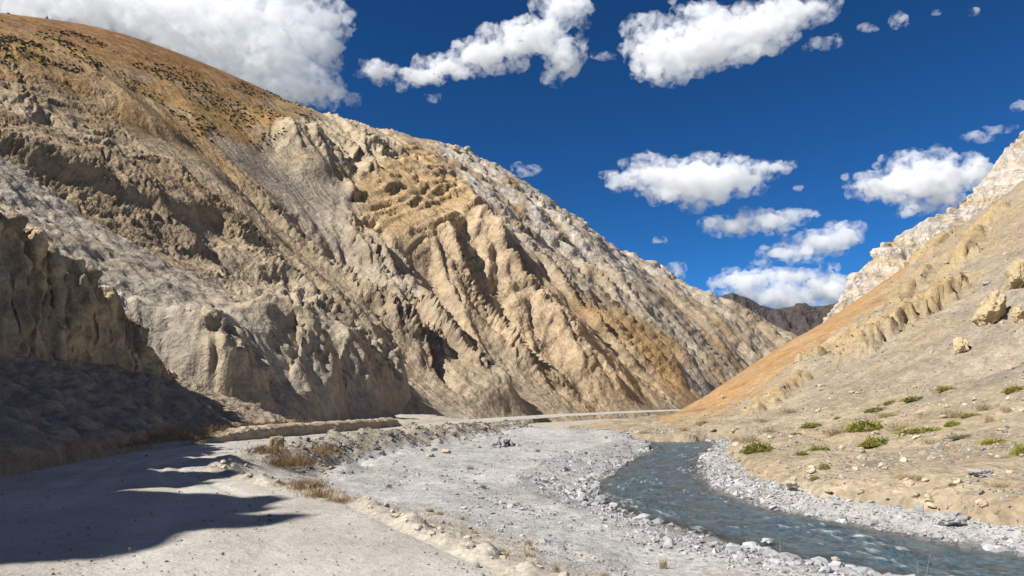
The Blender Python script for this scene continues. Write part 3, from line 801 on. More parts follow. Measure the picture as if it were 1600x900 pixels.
def resample(P, n, seg):
    P = np.array(P, float); t = np.linspace(0, 1, n) ** seg
    L = np.concatenate([[0], np.cumsum(np.hypot(*np.diff(P, axis=0).T))]); L /= L[-1]
    x = np.interp(t, L, P[:, 0]); y = np.interp(t, L, P[:, 1])
    for _ in range(8):
        x[1:-1] = (x[:-2] + 2 * x[1:-1] + x[2:]) / 4; y[1:-1] = (y[:-2] + 2 * y[1:-1] + y[2:]) / 4
    return x, y
rx, ry = resample(ROAD_R, 400, 1.7)
rx = rx + sstep(20, 45, ry) * 0.9 * fbm2(rx / 6, ry / 6, 3, 55); lx, ly = resample(ROAD_L, 400, 1.7)
t = np.linspace(-0.02, 1.02, 80)[:, None]
X = lx[None] + (rx - lx)[None] * t; Y = ly[None] + (ry - ly)[None] * t
n1 = fbm2(X / 3, Y / 3, 4, 3)
tr = np.zeros_like(X)
for c0 in (0.28, 0.42, 0.62, 0.76):
    tr = tr + np.exp(-((t - c0 - 0.03 * np.sin(Y / 9)) / 0.035) ** 2)
Z = 0.02 * n1 + 0.015 * fbm2(X / .6, Y / .6, 3, 5) - 0.05 * tr + 0.02 - 0.10 * np.clip((np.abs(t - 0.5) - 0.47) / 0.05, 0, 1)
C = np.zeros(X.shape + (3,)) + np.array((0.50, 0.475, 0.425))
C = mixc(C, (0.43, 0.395, 0.345), np.clip(0.6 * fbm2(X / 1.2, Y / 4, 4, 8) + 0.45 - 0.6 * tr, 0, 1))
C = mixc(C, (0.38, 0.35, 0.305), np.clip(fbm2(X / 2.5, Y / 6, 4, 18) * 1.5, 0, 1) * .5)
tag(grid_mesh('dirt_road', X, Y, Z, road_mat(), C, flip=True), kind='structure')

# the river
def water_mat():
    m, nt, b = new_mat('river_water')
    g = nd(nt, 'ShaderNodeNewGeometry').outputs['Position']
    b.inputs['Roughness'].default_value = 0.12
    b.inputs['IOR'].default_value = 1.33
    fo = nd(nt, 'ShaderNodeAttribute', attribute_name='foam').outputs['Fac']
    dp = nd(nt, 'ShaderNodeAttribute', attribute_name='depth').outputs['Fac']
    c = mixrgb(nt, (0.13, 0.125, 0.11), (0.064, 0.100, 0.120), dp)
    n = noise_node(nt, g, 1.1, 6, 0.68, 0.6)
    c = mixrgb(nt, c, ramp_node(nt, n.outputs['Fac'], [(0.3, 0.45), (0.7, 1.8)]).outputs[0], 1.0, 'MULTIPLY')
    c = mixrgb(nt, c, (0.62, 0.68, 0.70), fo)
    nt.links.new(c, b.inputs['Base Color'])
    al = nd(nt, 'ShaderNodeMapRange'); nt.links.new(dp, al.inputs[0]); al.inputs[3].default_value = 0.30; al.inputs[4].default_value = 0.97
    nt.links.new(al.outputs[0], b.inputs['Alpha'])
    rr = nd(nt, 'ShaderNodeMath', operation='MULTIPLY_ADD'); nt.links.new(fo, rr.inputs[0]); rr.inputs[1].default_value = 0.6; rr.inputs[2].default_value = 0.1
    nt.links.new(rr.outputs[0], b.inputs['Roughness'])
    n2 = noise_node(nt, g, 3.2, 6, 0.62, 0.5)
    bp = nd(nt, 'ShaderNodeBump'); bp.inputs['Strength'].default_value = 0.8; bp.inputs['Distance'].default_value = 0.5
    nt.links.new(n2.outputs['Fac'], bp.inputs['Height']); nt.links.new(bp.outputs[0], b.inputs['Normal'])
    return m
ax_, ay_ = resample(LBANK, 560, 1.3); bx_, by_ = resample(RBANK, 560, 1.3)
t = np.linspace(-0.12, 1.12, 90)[:, None]
X = ax_[None] + (bx_ - ax_)[None] * t; Y = ay_[None] + (by_ - ay_)[None] * t
cl_ = np.concatenate([[0], np.cumsum(np.hypot(np.diff((ax_ + bx_) / 2), np.diff((ay_ + by_) / 2)))])
Sx = np.broadcast_to(cl_, X.shape); Wx = t * np.hypot(bx_ - ax_, by_ - ay_)[None]
w1 = fbm2(Sx / 1.1, Wx / 0.7, 4, 3); w2 = ridged2(Sx / 2.4 + 0.4 * w1, Wx / 1.4, 3, 6)
rap = np.clip(0.55 + 0.9 * fbm2(Sx / 6, Wx / 3, 3, 9), 0.15, 1.3)
Z = -1.68 + 0.09 * w1 * rap + 0.07 * w2 * rap + 0.03 * fbm2(Sx / .5, Wx / .3, 2, 15)
foam = sstep(0.72, 1.15, w2 * 0.75 + 0.35 * w1 + 0.45 * (rap - 0.6) + 0.45 * fbm2(Sx / .45, Wx / .14, 3, 12))
depth = sstep(-0.02, 0.24, t + 0.05 * w1) * (1 - sstep(0.78, 1.02, t + 0.05 * w1)) + 0 * X
tag(grid_mesh('river', X, Y, Z, water_mat(), extra={'foam': foam * 0.85, 'depth': depth}), kind='structure')

# ------------------------------------------------------------------ stones
def stone_mat(name, base, vary=0.25, attr=False, bump=0.5, size=0.2):
    m, nt, b = new_mat(name)
    b.inputs['Roughness'].default_value = 0.9; b.inputs['Specular IOR Level'].default_value = 0.2
    g = nd(nt, 'ShaderNodeNewGeometry').outputs['Position']
    if attr: c = nd(nt, 'ShaderNodeAttribute', attribute_name='tint').outputs['Color']
    else:
        rnd = nd(nt, 'ShaderNodeObjectInfo').outputs['Random']
        c = mixrgb(nt, base, ramp_node(nt, rnd, [(0.0, 1 - vary), (0.5, 1.0), (1.0, 1 + vary)]).outputs[0], 1.0, 'MULTIPLY')
    n = noise_node(nt, g, 1.0 / size, 6, 0.65)
    c = mixrgb(nt, c, ramp_node(nt, n.outputs['Fac'], [(0.28, 0.68), (0.5, 1.0), (0.75, 1.2)]).outputs[0], 0.9, 'MULTIPLY')
    nt.links.new(c, b.inputs['Base Color'])
    bp = nd(nt, 'ShaderNodeBump'); bp.inputs['Strength'].default_value = bump; bp.inputs['Distance'].default_value = size * 0.4
    nt.links.new(n.outputs['Fac'], bp.inputs['Height']); nt.links.new(bp.outputs[0], b.inputs['Normal'])
    return m
M_PALE = stone_mat('pale_river_stone', (0.36, 0.365, 0.37))
M_TAN = stone_mat('tan_stone', (0.46, 0.39, 0.29))
M_GOLD = stone_mat('yellow_rock', (0.45, 0.35, 0.215), 0.1, size=0.5)
M_GREY = stone_mat('grey_rock', (0.36, 0.355, 0.34), 0.12, size=0.4)
M_CLOD = stone_mat('dried_mud', (0.46, 0.40, 0.315), 0.18, size=0.12)
M_BLOCK = stone_mat('packed_earth', (0.33, 0.25, 0.155), 0.1, size=0.25)
M_MIX = stone_mat('mixed_stones', None, attr=True, size=0.08)

def stone_shape(seed, sub=ICO2, flatn=5, rough=0.16, squash=(1, .8, .62), fine=0.0):
    """an angular stone: a ball cut by a few planes and roughened"""
    r = np.random.RandomState(seed)
    v = sub[0].copy()
    for _ in range(flatn):
        n = r.normal(size=3); n /= np.linalg.norm(n); h = r.uniform(.5, .85)
        over = np.clip(v @ n - h, 0, None); v -= over[:, None] * n
    o = r.rand(3) * 50
    v *= (1 + rough * 2 * fbm3(v[:, 0] * 1.3 + o[0], v[:, 1] * 1.3 + o[1], v[:, 2] * 1.3 + o[2], 3))[:, None]
    if fine:
        v *= (1 + fine * fbm3(v[:, 0] * 4 + o[0], v[:, 1] * 4 + o[1], v[:, 2] * 4 + o[2], 4) )[:, None]
    v *= np.array(squash)
    return v, sub[1]

def mesh_of(name, v, f, mat, smooth=False):
    o = raw_mesh(name, v, f, mat, smooth=smooth); me = o.data
    bpy.data.objects.remove(o)
    return me
STONES = {}
def stone_meshes(kind, mat, n=7):
    if kind not in STONES:
        STONES[kind] = [mesh_of(kind, *stone_shape(11 + i * 3 + len(kind), squash=(1, random.Random(i).uniform(.65, .95), random.Random(i + 9).uniform(.45, .75))), mat) for i in range(n)]
    return STONES[kind]

def put(name, me, loc, size, rot=None, rnd=random, squash=1.0):
    o = bpy.data.objects.new(name, me); COL.objects.link(o)
    o.location = loc; o.scale = (size, size, size * squash)
    o.rotation_euler = rot if rot is not None else (rnd.uniform(-.4, .4), rnd.uniform(-.4, .4), rnd.uniform(0, 6.28))
    return o

def rot_mats(r, n, tilt=0.6):
    a = r.rand(n) * 2 * math.pi; b = r.uniform(-tilt, tilt, n); c = r.uniform(-tilt, tilt, n)
    ca, sa, cb, sb, cc, sc_ = np.cos(a), np.sin(a), np.cos(b), np.sin(b), np.cos(c), np.sin(c)
    Rz = np.zeros((n, 3, 3)); Rz[:, 0, 0] = ca; Rz[:, 0, 1] = -sa; Rz[:, 1, 0] = sa; Rz[:, 1, 1] = ca; Rz[:, 2, 2] = 1
    Rx = np.zeros((n, 3, 3)); Rx[:, 0, 0] = 1; Rx[:, 1, 1] = cb; Rx[:, 1, 2] = -sb; Rx[:, 2, 1] = sb; Rx[:, 2, 2] = cb
    Ry = np.zeros((n, 3, 3)); Ry[:, 1, 1] = 1; Ry[:, 0, 0] = cc; Ry[:, 0, 2] = sc_; Ry[:, 2, 0] = -sc_; Ry[:, 2, 2] = cc
    return Rx @ Ry @ Rz

def stone_stuff(name, P, size, cols, label, cat, seed, mat=M_MIX, sub=ICO1, flatness=0.65):
    r = np.random.RandomState(seed); n = len(P)
    shapes = np.stack([stone_shape(seed * 7 + i, sub, 3, 0.2, (1, 1, 1))[0] for i in range(12)])
    v = shapes[r.randint(0, 12, n)]
    sc_ = np.stack([r.uniform(.75, 1.3, n), r.uniform(.6, 1.0, n), r.uniform(.4, .9, n) * flatness / .65], 1) * size[:, None]
    v = np.einsum('nij,nvj->nvi', rot_mats(r, n), v * sc_[:, None, :]) + P[:, None, :]
    f = (sub[1][None] + (np.arange(n) * sub[0].shape[0])[:, None, None]).reshape(-1, 3)
    c = np.repeat(cols, sub[0].shape[0], 0)
    o = raw_mesh(name, v.reshape(-1, 3), f, mat, col=c, smooth=False)
    return tag(o, label, cat, kind='stuff')

rn = np.random.RandomState(42)
R = random.Random(5)
def stone_colours(r, n, warm):
    g = r.uniform(.22, .48, n)[:, None]
    c = g * (np.array((1.0, 1.0, 1.01)) * (1 - warm[:, None]) + np.array((1.03, .88, .68)) * warm[:, None])
    red = r.rand(n) < 0.03
    c[red] = c[red] * np.array((1.0, .72, .58))
    dk = r.rand(n) < 0.12
    c[dk] *= 0.6
    return c

# gravel over the river bar and both shores, drawn evenly over what the eye sees
n = 150000
kk_ = rn.uniform(-0.75, 0.85, n); yy = 8.5 * (95 / 8.5) ** (rn.rand(n) ** 0.9)
xx = kk_ * yy
zz, sr, sdr, right, land = ground_height(xx, yy)
shore = np.exp(-np.clip(sr, 0, None) / 2.2)
keep = ((right & (sdr > 0.7)) | (land & (sr < 4.3))) & (sr > -0.35) & (rn.rand(n) < np.where(land, 1.0, (0.30 + 0.70 * shore) * np.clip(0.85 + 1.0 * fbm2(sr / 2.2, yy / 11, 3, 19), 0.3, 1.4)))
xx, yy, zz, sr, sdr, land, shore = (a[keep] for a in (xx, yy, zz, sr, sdr, land, shore))
size = np.exp(rn.normal(-3.3, .55, len(xx))) * (0.6 + 1.5 * shore) * (0.65 + yy / 60)
size = np.clip(size * (1 + 0.7 * np.clip(fbm2(sr / 1.8, yy / 9, 3, 29), -.6, 1)), 0.02, 0.30)
big = np.argsort(-(size / yy) * (rn.rand(len(xx)) * .3 + .85))[:230]
mask = np.zeros(len(xx), bool); mask[big] = True
warm = np.clip(0.75 - sdr / 5, 0, .8) * rn.rand(len(xx)) + 0.12 * rn.rand(len(xx))
stone_stuff('gravel', np.stack([xx, yy, zz + size * 0.1], 1)[~mask], size[~mask], stone_colours(rn, (~mask).sum(), warm[~mask]), 'pale grey gravel and cobbles of the river bar', 'gravel', 3, sub=OCT)
ms = stone_meshes('river_stone', M_PALE)
for i in big:
    o = put('river_stone', R.choice(ms), (xx[i], yy[i], zz[i] + size[i] * 0.1), size[i] * 1.12, rnd=R)
    if land[i]: tag(o, 'pale grey cobble on the far shore of the river below the hillside', 'stone', 'cobbles on the far shore')
    elif sr[i] < 4: tag(o, 'pale grey cobble on the near shore between gravel bar and river', 'stone', 'cobbles on the near shore')
    else: tag(o, 'pale grey stone lying on the gravel bar between road and river', 'stone', 'stones on the gravel bar')

# pebbles on the dirt road
n = 9000
kk_ = rn.uniform(-0.85, 0.1, n); yy = 8.0 * (60 / 8.0) ** rn.rand(n); xx = kk_ * yy
q = sdf(xx, yy, ROAD); keep = (q < -0.2) & (rn.rand(n) < 0.32 + 0.5 * np.exp(q / 0.7)); xx, yy = xx[keep], yy[keep]
size = np.clip(np.exp(rn.normal(-4.2, .5, len(xx))), .006, .06) * (0.8 + yy / 60)
stone_stuff('road_pebbles', np.stack([xx, yy, 0.02 + 0 * xx], 1), size, stone_colours(rn, len(xx), 0.4 * rn.rand(len(xx))) * 0.8, 'small loose pebbles scattered over the dirt road', 'pebbles', 5)

# rubble of the broken bank below the far road
n = 3000
ti = rn.rand(n); yb = 34 * (130 / 34.) ** ti; ob = np.abs(rn.normal(2.2, 1.6, n)) + .4
xb = np.interp(yb, [p[1] for p in ROAD_R], [p[0] for p in ROAD_R]) + ob
zb = ground_z(xb, yb); sz = np.clip(np.exp(rn.normal(-2.6, .55, n)), .02, .4) * (.5 + yb / 90)
stone_stuff('bank_rubble', np.stack([xb, yb, zb], 1), sz, stone_colours(rn, n, .3 + .6 * rn.rand(n)) * .72, 'brown broken rubble along the bank below the far road', 'rubble', 15)

# scree stones over the hillside on the right
HX, HY, HZ = HILL
HU, HV = project(HX, HY, HZ)
def on_hill(u, v, grid=None):
    gx_, gy_, gz_, gu, gv = grid or (HX, HY, HZ, HU, HV)
    e = (gu - u) ** 2 + (gv - v) ** 2 + 0.002 * gy_ ** 2
    i = np.unravel_index(np.argmin(e), e.shape)
    return np.array((gx_[i], gy_[i], gz_[i]))
sel = np.argwhere((HU > 1010) & (HU < 1680) & (HV > 330) & (HV < 850))
dR = poly_dist(HX, HY, RB)[0]
n = 15000
ii = sel[rn.randint(0, len(sel), n)]
P = np.stack([HX[ii[:, 0], ii[:, 1]], HY[ii[:, 0], ii[:, 1]], HZ[ii[:, 0], ii[:, 1]]], 1)
gi = z_or[ii[:, 0], ii[:, 1]] < 0.3
gi &= dR[ii[:, 0], ii[:, 1]] > 0.8
clus = fbm2(P[:, 0] / 6, P[:, 1] / 6, 3, 77) + 0.25 * rn.rand(n)
gi &= clus > -0.15 + 0.3 * rn.rand(n)
P = P[gi]; n = len(P)
P[:, :2] += rn.normal(0, .05, (n, 2))
size = np.clip(np.exp(rn.normal(-2.9, .5, n)), .02, .35) * (0.45 + P[:, 1] / 60)
stone_stuff('scree', P, size, stone_colours(rn, n, 0.35 + 0.5 * rn.rand(n)) * 0.95, 'loose tan and grey scree strewn over the right hillside', 'scree', 9)

def boulder(u, v, w, h, mat, label, seed, grid=None, name='boulder', sub=ICO4, lean=0.0, fine=0.16, cat='boulder', at_xyz=None, sink=0.25):
    """a single rock, w by h pixels of the photograph, standing at pixel (u, v)"""
    p = np.array(at_xyz) if at_xyz is not None else on_hill(u, v + h * 0.35, grid)
    s = p[1] / F_PX
    vv, ff = stone_shape(seed, sub, 6, 0.17, (1, 1, 1), fine)
    vv = vv / np.abs(vv).max(0) * np.array((w * s * .5, max(w, h) * s * .42, h * s * .5))
    o = raw_mesh(name, vv, ff, mat, smooth=len(vv) > 1000)
    o.location = (p[0], p[1], p[2] + h * s * (0.5 - sink)); o.rotation_euler = (0, lean, R.uniform(-.3, .3))
    return tag(o, label, cat)
boulder(1552, 475, 46, 74, M_GOLD, 'tall rounded yellow boulder standing alone on the right slope', 3, lean=0.25)
boulder(1596, 425, 34, 70, M_GOLD, 'yellow rock pillar cut by the right edge, above the tall boulder', 5, lean=0.2)
boulder(1596, 490, 30, 34, M_GOLD, 'yellow rock lump at the right edge beside the tall boulder', 6)
boulder(1503, 540, 20, 34, M_GOLD, 'small upright yellow rock below the tall boulder', 8, lean=0.15)
boulder(1541, 443, 14, 9, M_GREY, 'dark grey flat stone just above the tall yellow boulder', 9)
boulder(1535, 736, 44, 16, M_GREY, 'flat grey rock with a dark hollow under it on the bench', 12)
boulder(1600, 742, 16, 8, M_GREY, 'grey stone at the right edge beside the flat grey rock', 13)
def shore_rock(u, v, w, h, mat, label, seed, z=-1.35):
    x, y = flat(u, v, z)
    boulder(u, v, w, h, mat, label, seed, at_xyz=(x, y, z - 0.1), fine=0.12)
shore_rock(1488, 814, 62, 24, M_GREY, 'long low grey boulder on the stony far shore', 14)
shore_rock(1556, 816, 34, 26, M_TAN, 'pale wedge shaped boulder on the far shore near the right edge', 15)
shore_rock(1235, 757, 28, 14, M_TAN, 'tan slab at the foot of the bank behind the cobbles', 16, -1.0)
shore_rock(1345, 806, 20, 10, M_PALE, 'rounded grey rock at the water line of the far shore', 18, -1.6)
shore_rock(957, 743, 13, 8, M_PALE, 'pale rock sticking out of the river near the left bank', 19, -1.68)
shore_rock(1052, 678, 12, 10, M_GREY, 'dark grey rock on the grassy tongue at the river bend', 20, -1.0)
shore_rock(1146, 690, 14, 10, M_TAN, 'brown rock on the bank corner where the river bends', 21, -0.8)
shore_rock(1200, 842, 22, 9, M_PALE, 'white slab lying on the near shore by the water', 23, -1.5)
shore_rock(1273, 872, 18, 8, M_GREY, 'blue grey stone at the near water edge', 24, -1.6)
shore_rock(1305, 870, 14, 8, M_TAN, 'tan stone at the near water edge beside the blue grey stone', 25, -1.6)
# middling rocks strewn on the bench and the lower slope
ms = stone_meshes('slope_rock', M_TAN)
cnt = 0
while cnt < 90:
    u, v = R.uniform(1110, 1600), R.uniform(600, 800)
    p = on_hill(u, v)
    dd_ = poly_dist(np.array([p[0]]), np.array([p[1]]), RB)[0][0]
    if dd_ < 1.0: continue
    s = R.uniform(3.5, 8) * p[1] / F_PX * (1.2 if dd_ < 4 else 0.9)
    tag(put('slope_rock', R.choice(ms), p + np.array((0, 0, s * .15)), s, rnd=R), 'small tan rock lying among the scree of the right bank', 'rock', 'small rocks on the right bank')
    cnt += 1

# heap of stones on the gravel bar
hx, hy = flat(785, 698, GRAVEL_Z)
hz_ = float(ground_z(hx, hy)[0])
ms = stone_meshes('heap_stone', M_GREY)
for i in range(46):
    a = R.uniform(0, 6.28); q = abs(R.gauss(0, .5)); lay = max(0, 1 - q / 1.15)
    o = put('heap_stone', R.choice(ms), (hx + 1.35 * q * math.cos(a), hy + .9 * q * math.sin(a), hz_ + 0.72 * lay * R.uniform(.35, 1.0)), R.uniform(.14, .27), rnd=R, rot=(R.uniform(-1, 1), R.uniform(-1, 1), R.uniform(0, 6)))
    tag(o, 'grey stone of the heap standing on the gravel bar', 'stone', 'stones of the heap on the gravel bar')
for (u, v, w, h, m, lab, sd) in [(670, 708, 18, 10, M_TAN, 'yellowish rock left of the stone heap on the gravel', 31), (698, 703, 16, 9, M_TAN, 'reddish tan rock between the yellowish rock and the heap', 32), (723, 685, 9, 9, M_CLOD, 'reddish stone below the dark road bank', 33),
                               (690, 840, 9, 6, M_TAN, 'lone tan pebble rock near the crumbled road edge', 34), (726, 790, 12, 6, M_CLOD, 'flat whitish stone on the near gravel', 36), (693, 812, 26, 9, M_CLOD, 'flat pale mud slab at the road edge', 35)]:
    x, y = flat(u, v + h * .3, GRAVEL_Z * (0.9 if v < 800 else 0.0))
    boulder(u, v, w, h, m, lab, sd, at_xyz=(x, y, float(ground_z(x, y)[0])), name='rock', cat='rock', sub=ICO2)

# dried mud clods broken off along the road edge
ms = stone_meshes('mud_clod', M_CLOD)
ex, ey = resample(ROAD_R, 400, 1.0)
idx = [i for i in range(400) if 8.5 < ey[i] < 30]
for c in range(110):
    i = R.choice(idx)
    off = R.uniform(0.05, 0.75) if ey[i] < 19 else R.uniform(.1, 1.6)
    x, y = ex[i] + off * .8, ey[i] + off * .6
    s = R.uniform(.03, .12) * (1.0 if y < 19 else 1.3)
    o = put('mud_clod', R.choice(ms), (x, y, float(ground_z(x, y)[0]) + s * .2), s, rnd=R, squash=1.1)
    if y < 19: tag(o, 'pale dried mud clod along the crumbled edge of the near road', 'clod', 'clods at the near road edge')
    else: tag(o, 'pale mud lump in the rubble strip beside the road bend', 'clod', 'rubble beside the road bend')

# the bank of earth between the scree and the far road
bl = np.array([(-19.3, 40.5), (-18.7, 44), (-17.2, 50), (-16.0, 55), (-14.6, 61), (-13.2, 67), (-12.1, 73), (-11.7, 76)])
bx2, by2 = resample(bl, 260, 1.0)
pt = np.linspace(0, 1, 26)
S_, T_ = np.meshgrid(np.linspace(0, 1, 260), pt)
hh = 0.85 * sstep(0, .25, S_) * (1 - sstep(.93, 1, S_)) * (1 + .12 * fbm2(S_ * 30, S_ * 0, 3, 3))
tx_, ty_ = np.gradient(bx2), np.gradient(by2); tn = np.hypot(tx_, ty_); nx_, ny_ = ty_ / tn, -tx_ / tn
offs = np.interp(T_, [0, .3, .45, .6, 1], [0.35, 0.15, -.2, -1.2, -2.6]); hgt = np.interp(T_, [0, .3, .45, .6, 1], [-.2, .8, 1, .95, .1])
Xb = bx2[None] + nx_[None] * offs; Yb = by2[None] + ny_[None] * offs; Zb = hgt * hh + .10 * fbm2(Xb / .6, Yb / .6, 4, 5)
Cb = np.zeros(Xb.shape + (3,)) + np.array((0.45, 0.365, 0.255))
tag(grid_mesh('earth_berm', Xb, Yb, Zb, M_CLIFF, Cb, flip=True), kind='structure')

# square block of dried mud at the bend
def block():
    x, y = flat(432, 703, 0.0); s = y / F_PX
    v = []; m = 9
    import bmesh
    bm = bmesh.new(); bmesh.ops.create_cube(bm, size=1.0); bmesh.ops.subdivide_edges(bm, edges=bm.edges[:], cuts=9, use_grid_fill=True)
    vv = np.array([a.co[:] for a in bm.verts]); ff = np.array([[b.index for b in f.verts] for f in bm.faces]); bm.free()
    nrm = vv / (np.abs(vv).max(1)[:, None] + 1e-9)
    rr = np.linalg.norm(vv, axis=1)
    vv = vv * (1 - .16 * np.clip(rr - .62, 0, 1) / .24)[:, None] * (1 + .10 * fbm3(vv[:, 0] * 3, vv[:, 1] * 3, vv[:, 2] * 3, 4, 6))[:, None]
    vv *= np.array((21 * s, 22 * s, 21 * s))
    o = raw_mesh('mud_block', vv, ff, M_BLOCK, smooth=False); o.location = (x, y, 0.32); o.rotation_euler = (0.03, -.04, .25)
    tag(o, 'square tan block of earth standing at the bend of the road', 'block')
block()

# ------------------------------------------------------------------ plants
def leaf_mat(name, base, vary=0.35):
    m, nt, b = new_mat(name)
    b.inputs['Roughness'].default_value = 0.75; b.inputs['Specular IOR Level'].default_value = 0.2
    g = nd(nt, 'ShaderNodeNewGeometry')
    r1 = ramp_node(nt, g.outputs['Random Per Island'], [(0.0, 1 - vary), (1.0, 1 + vary)])
    r2 = ramp_node(nt, nd(nt, 'ShaderNodeObjectInfo').outputs['Random'], [(0.0, 0.8), (1.0, 1.2)])
    c = mixrgb(nt, mixrgb(nt, base, r1.outputs[0], 1.0, 'MULTIPLY'), r2.outputs[0], 1.0, 'MULTIPLY')
    nt.links.new(c, b.inputs['Base Color'])
    return m
M_GREEN = leaf_mat('cushion_leaf', (0.20, 0.21, 0.025)); M_OLIVE = leaf_mat('olive_leaf', (0.23, 0.215, 0.055)); M_SAGE = leaf_mat('sage_leaf', (0.26, 0.28, 0.20)); M_YELLOW = leaf_mat('yellow_leaf', (0.30, 0.25, 0.035))
M_STRAW = leaf_mat('straw_blade', (0.42, 0.335, 0.20)); M_BROWN = leaf_mat('dry_brown_twig', (0.24, 0.155, 0.075)); M_DARK = leaf_mat('dark_shrub_leaf', (0.085, 0.065, 0.035)); M_STEM = leaf_mat('woody_stem', (0.13, 0.11, 0.04))

def blades(r, n, base_xyz, length, lean, width, up=1.0, nrm=None):
    """tapered blades: base points (n,3)"""
    d_ = np.stack([r.normal(0, lean, n), r.normal(0, lean, n), np.full(n, up)], 1)
    if nrm is not None: d_ = d_ * .6 + nrm
    d_ /= np.linalg.norm(d_, axis=1)[:, None]
    sd_ = np.cross(d_, r.normal(size=(n, 3))); sd_ /= np.linalg.norm(sd_, axis=1)[:, None] + 1e-9
    L_ = (length * r.uniform(.5, 1.1, n))[:, None]
    bend = np.cross(sd_, d_) * L_ * r.uniform(-.25, .25, n)[:, None]
    w = sd_ * (width * r.uniform(.6, 1.2, n))[:, None]
    p0 = base_xyz - w; p1 = base_xyz + w; p2 = base_xyz + d_ * L_ * .55 + bend * .3; p3 = base_xyz + d_ * L_ + bend
    V_ = np.stack([p0, p1, p2 + w * .7, p2 - w * .7, p3], 1).reshape(-1, 3)
    i = np.arange(n)[:, None] * 5
    F_ = np.concatenate([i + np.array([[0, 1, 2]]), i + np.array([[0, 2, 3]]), i + np.array([[3, 2, 4]])], 0)
    return V_, F_

def cushion(seed, mat):
    """a low cushion shrub one unit wide: leafy mound with an uneven outline over a woody heart"""
    r = np.random.RandomState(seed); n = 900
    a = r.rand(n) * 6.283; q = np.sqrt(r.rand(n))
    edge = 0.42 + 0.09 * np.sin(2 * a + seed) + 0.06 * np.sin(5 * a + 2 * seed)
    x, y = q * edge * np.cos(a), q * edge * np.sin(a)
    top = 0.5 * np.clip(1 - q ** 2.2, 0, 1) * (0.75 + .55 * fbm2(x * 5 + seed, y * 5, 3, seed))
    z = top * r.rand(n) ** 0.45
    nr = np.stack([x * 1.6, y * 1.6, .35 + z], 1); nr /= np.linalg.norm(nr, axis=1)[:, None]
    V_, F_ = blades(r, n, np.stack([x, y, z - .03], 1), np.full(n, .10), .5, np.full(n, .014), nrm=nr)
    leaf = mesh_of('foliage', V_, F_, mat)
    vv = ICO2[0] * np.array((.33, .31, .14)) * (1 + .2 * fbm3(*(ICO2[0].T * 2 + seed), 3))[:, None]
    return leaf, mesh_of('stems', vv, ICO2[1], M_STEM, True)
def tuft(seed, mat, n=170, spread=.25, lean=.35, wid=.010):
    r = np.random.RandomState(seed)
    b = np.stack([r.normal(0, spread * .5, n), r.normal(0, spread * .5, n), np.zeros(n) - .02], 1)
    V_, F_ = blades(r, n, b, np.full(n, .75), lean, np.full(n, wid))
    return mesh_of('grass_tuft', V_, F_, mat)
CUSH = {c: [cushion(i + 3, m) for i in range(3)] for c, m in (('g', M_GREEN), ('o', M_OLIVE), ('s', M_SAGE), ('y', M_YELLOW))}
def shrub(u, v, w, h, c, label):
    p = on_hill(u, v + h * .4); s = p[1] / F_PX
    root = bpy.data.objects.new('cushion_shrub', None); COL.objects.link(root)
    root.location = p; root.scale = (w * s * 1.35, max(w * .8, h * 1.7) * s, h * s * 1.6)
    root.rotation_euler = (0, -math.atan(.12), 0)
    leaf, stem = R.choice(CUSH[c])
    for nm, me in (('foliage', leaf), ('stems', stem)):
        o = bpy.data.objects.new(nm, me); COL.objects.link(o); o.parent = root; o.rotation_euler = (0, 0, R.uniform(-.5, .5))
    tag(root, label, 'shrub', 'cushion shrubs on the right bank')
for a in [(1183, 696, 46, 22, 'g', 'bright green cushion shrub at the bank corner above the river bend'), (1237, 670, 28, 9, 'g', 'slim green shrub strip left end above the bank corner'),
          (1268, 663, 34, 9, 'g', 'slim green shrub just right of the slim strip'), (1242, 677, 18, 5, 'g', 'tiny green shrub under the slim strip'),
          (1350, 662, 52, 24, 'g', 'largest bright green shrub in the middle of the bank'), (1390, 652, 34, 12, 'g', 'green shrub tail at the upper right of the largest shrub'),
          (1436, 671, 66, 10, 'g', 'long flat green shrub right of the largest shrub'), (1489, 659, 26, 11, 'g', 'small green shrub with straw grass on its top'),
          (1513, 647, 30, 8, 'o', 'olive shrub up and right of the straw topped shrub'), (1369, 688, 52, 16, 'g', 'dark green shrub below the largest shrub'),
          (1281, 700, 36, 14, 'g', 'round green shrub among stones below the slim strip'), (1253, 708, 19, 7, 'g', 'little green shrub left of the round stony one'),
          (1289, 727, 17, 13, 'o', 'small round olive shrub lower on the bank'), (1273, 746, 15, 9, 'o', 'dull olive shrub just above the shore cobbles'),
          (1553, 688, 46, 9, 'y', 'flat yellow green shrub near the right edge'), (1597, 700, 20, 22, 'g', 'dark green shrub cut by the right edge'),
          (1586, 607, 34, 15, 'y', 'yellow green shrub at the right edge high on the slope'), (1367, 638, 36, 10, 'o', 'olive shrub above the largest green shrub'),
          (1394, 628, 26, 8, 'o', 'olive shrub in the middle of the upper row'), (1428, 621, 36, 10, 'g', 'green shrub at the right end of the upper row'),
          (1477, 606, 32, 8, 'y', 'topmost yellow green shrub strip on the slope'), (1500, 681, 38, 8, 's', 'pale sage grey shrub right of the long flat shrub'),
          (1310, 651, 10, 6, 'o', 'tiny olive shrub left of the largest shrub'), (1489, 756, 12, 6, 'o', 'tiny olive shrub low on the bench near the right'),
          (1100, 658, 12, 6, 'o', 'tiny olive shrub at the foot of the orange scree')]:
    shrub(*a)
TUFT = [tuft(i, M_STRAW) for i in range(4)]; BTUFT = [tuft(20 + i, M_BROWN, 220, .45, .6) for i in range(3)]
